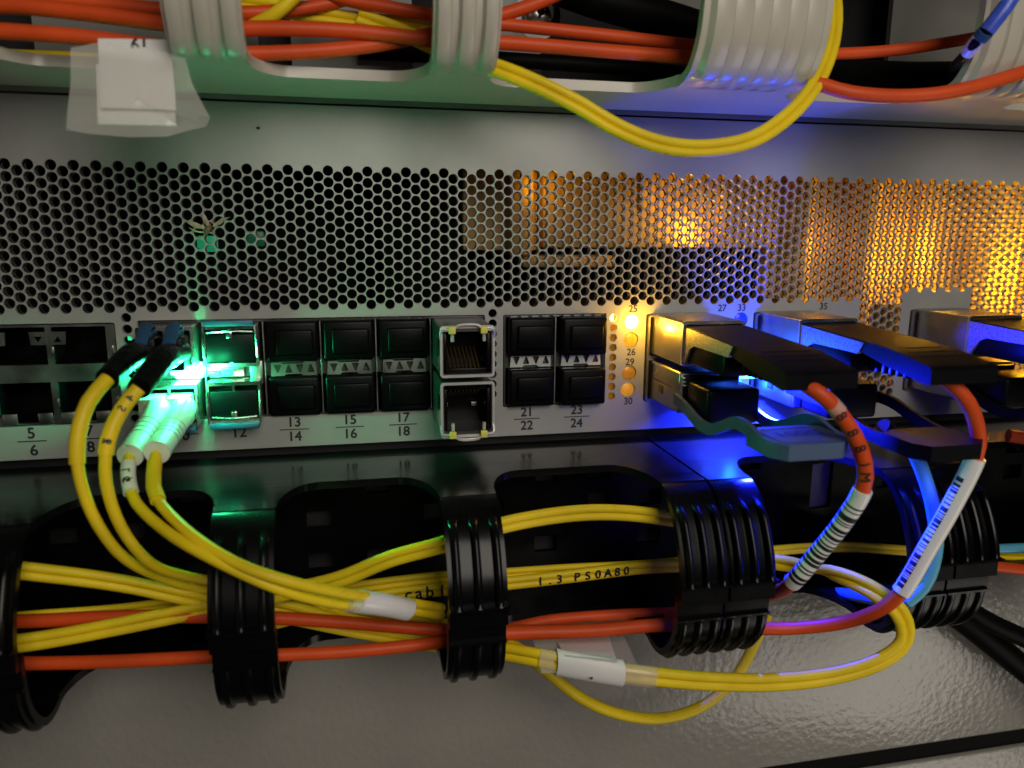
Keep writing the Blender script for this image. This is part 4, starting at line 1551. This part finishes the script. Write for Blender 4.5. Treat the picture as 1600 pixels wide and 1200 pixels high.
# white plug lead at the upper right corner, blue light painted into its sleeve
bc_pts = [(1640, -90, -66), (1575, 5, -65), (1540, 48, -63), (1515, 78, -58), (1490, 105, -44)]
bcab = cable_thing('tagged_cable', bc_pts, 'dark cable in a pale sleeve partly coloured with blue light, poking out at the upper right corner', 'cable')
simple_cable('', bc_pts, 1.2, 'black_jacket', '', '', root=bcab, amp=0)
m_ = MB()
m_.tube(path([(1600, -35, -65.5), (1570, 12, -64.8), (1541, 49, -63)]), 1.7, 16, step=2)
m_.build('sleeve', 'blue_light_tint', bcab, label='part of the sleeve with blue light painted into its colour')
m_ = MB()
m_.tube(path([(1533, 57, -61.8), (1512, 82, -57)]), 1.6, 16, smooth=False)
m_.build('sleeve', 'glossy_label', bcab, label='white end of the sleeve')
m_ = MB()
m_.tube(path([(1541, 49, -63), (1532, 59, -61.6)]), 1.75, 16, smooth=False)
m_.build('band', 'blue_latch', bcab)

# ---- hanging paper tag in clear tape, upper left
hang = thing('hanging_tag', at(210, 100, -38), 'folded white paper tag sealed in clear tape, hanging at upper left', 'tag')
q = [at(153, 60, -40), at(267, 62, -40.5), at(275, 172, -44), at(157, 168, -44)]
m_ = MB()
rows = []
for i in range(6):
    t = i / 5
    rows.append([q[0].lerp(q[3], t), q[1].lerp(q[2], t), q[1].lerp(q[2], t) + Vector((0, .25, 0)), q[0].lerp(q[3], t) + Vector((0, .25, 0))])
g = m_.grid(rows, close=True)
m_.bm.faces.new(g[0]); m_.bm.faces.new(g[-1][::-1])
m_.build('front_leaf', 'paper', hang)
q = [at(150, 100, -40.8), at(267, 100, -41.2), at(275, 196, -43.6), at(153, 194, -43.4)]
m_ = MB()
rows = []
for i in range(6):
    t = i / 5
    rows.append([q[0].lerp(q[3], t), q[1].lerp(q[2], t), q[1].lerp(q[2], t) + Vector((0, .3, 0)), q[0].lerp(q[3], t) + Vector((0, .3, 0))])
g = m_.grid(rows, close=True)
m_.bm.faces.new(g[0]); m_.bm.faces.new(g[-1][::-1])
m_.build('back_leaf', 'paper', hang)
m_ = MB()
outl = [(112, 76), (150, 66), (215, 70), (290, 92), (300, 132), (318, 165), (329, 184), (322, 197), (290, 205), (262, 214), (200, 214), (140, 209), (105, 203), (103, 180), (110, 130)]
V = [at(x, y, -45.0 + .4 * math.sin(x * .05)) for x, y in outl]
ctr = sum(V, Vector((0, 0, 0))) / len(V)
rows = [[ctr.lerp(v, f) + Vector((0, (.7 * math.sin(i * 2.1 + f * 5)) * f, 0)) for i, v in enumerate(V)] for f in (.05, .4, .7, .9, 1.0)]
m_.grid(rows, close=True)
m_.build('tape', 'clear_tape', hang)
text('61', 3.4, Matrix.Translation(at(218, 71, -40.7)) @ Matrix.Rotation(math.pi / 2, 4, 'X') @ Matrix.Rotation(-.05, 4, 'Z'), 'ink', hang, 'printed_mark', .10)

# =====================================================================================================
# PANELS BELOW, insect, speck
# =====================================================================================================
lowp = thing('blank_panel', (-60, 2, -208), 'cream orange-peel textured rack panel below the black cable manager', 'rack panel')
m_ = MB()
m_.box(-140, 520, 1.5, 6, -205.6, -124.5, .8)
m_.build('panel_face', 'textured_panel', lowp)
m_ = MB()
m_.box(-140, 520, 3.0, 8, -213.0, -205.6)
m_.box(-140, 520, 8, 12, -400, -125)
m_.build('dark_gap', 'interior_dark', lowp)
botp = MB()
botp.box(-140, 520, 1.5, 6, -320, -213.0, .8)
tag(botp.build('lower_device_front', 'textured_panel', None, origin=(-60, 2, -300)), 'pale device front just showing at the bottom right corner below the black gap', 'rack device')
# top frame behind the cream manager
m_ = MB()
m_.box(-140, 520, 16.5, 18, 66, 200)
m_.build('frame_strip', 'dull_grey', wman)

ins = thing('dead_insect', at(325, 352, -1.0), 'small dead winged insect stuck on the perforated grille at the left', 'insect')
m_ = MB()
m_.tube(path([(322, 364, -1.0), (325, 357, -1.6), (329, 352, -1.4)]), .7, 10, step=.3, rfun=lambda t: .35 + .45 * math.sin(math.pi * min(1, t + .1)))
m_.build('body', 'insect_body', ins)
for wing in ([(323, 358), (305, 357), (291, 347), (289, 344), (305, 347), (320, 354)], [(323, 362), (308, 361), (294, 355), (303, 362), (320, 365)],
             [(325, 357), (317, 345), (314, 333), (318, 332), (325, 344), (330, 356)], [(331, 355), (344, 351), (354, 341), (360, 339), (346, 341), (334, 350)]):
    V = [at(x, y, -1.2) for x, y in wing]
    c = sum(V, Vector((0, 0, 0))) / len(V)
    m_ = MB()
    rows = [[c + Vector((0, yy, 0)) + (v - c) * f for v in V] for yy, f in ((-.25, .02), (-.18, .6), (0, 1), (.08, 1), (.1, .02))]
    m_.grid(rows, close=True)
    m_.build('wing', 'insect_wing', ins)
m_ = MB()
for a_, b_ in (((328, 352), (336, 340)), ((330, 356), (334, 368)), ((324, 366), (321, 376))):
    m_.tube([at(*a_, -1.2), at(*b_, -.5)], .1, 6, smooth=False)
m_.build('leg', 'insect_body', ins)
sp = at(403.5, 200, -.1)
m_ = MB()
m_.box(sp.x - .45, sp.x + .45, -.35, -.02, sp.z - .3, sp.z + .3, .12)
tag(m_.build('dirt_speck', 'ink', None, origin=sp), 'tiny dark speck on the plain strip above the grille at upper left', 'speck')

for o in list(bpy.data.objects):
    if 'base' in o.keys():
        del o['base']
    if 'ringz' in o.keys():
        del o['ringz']
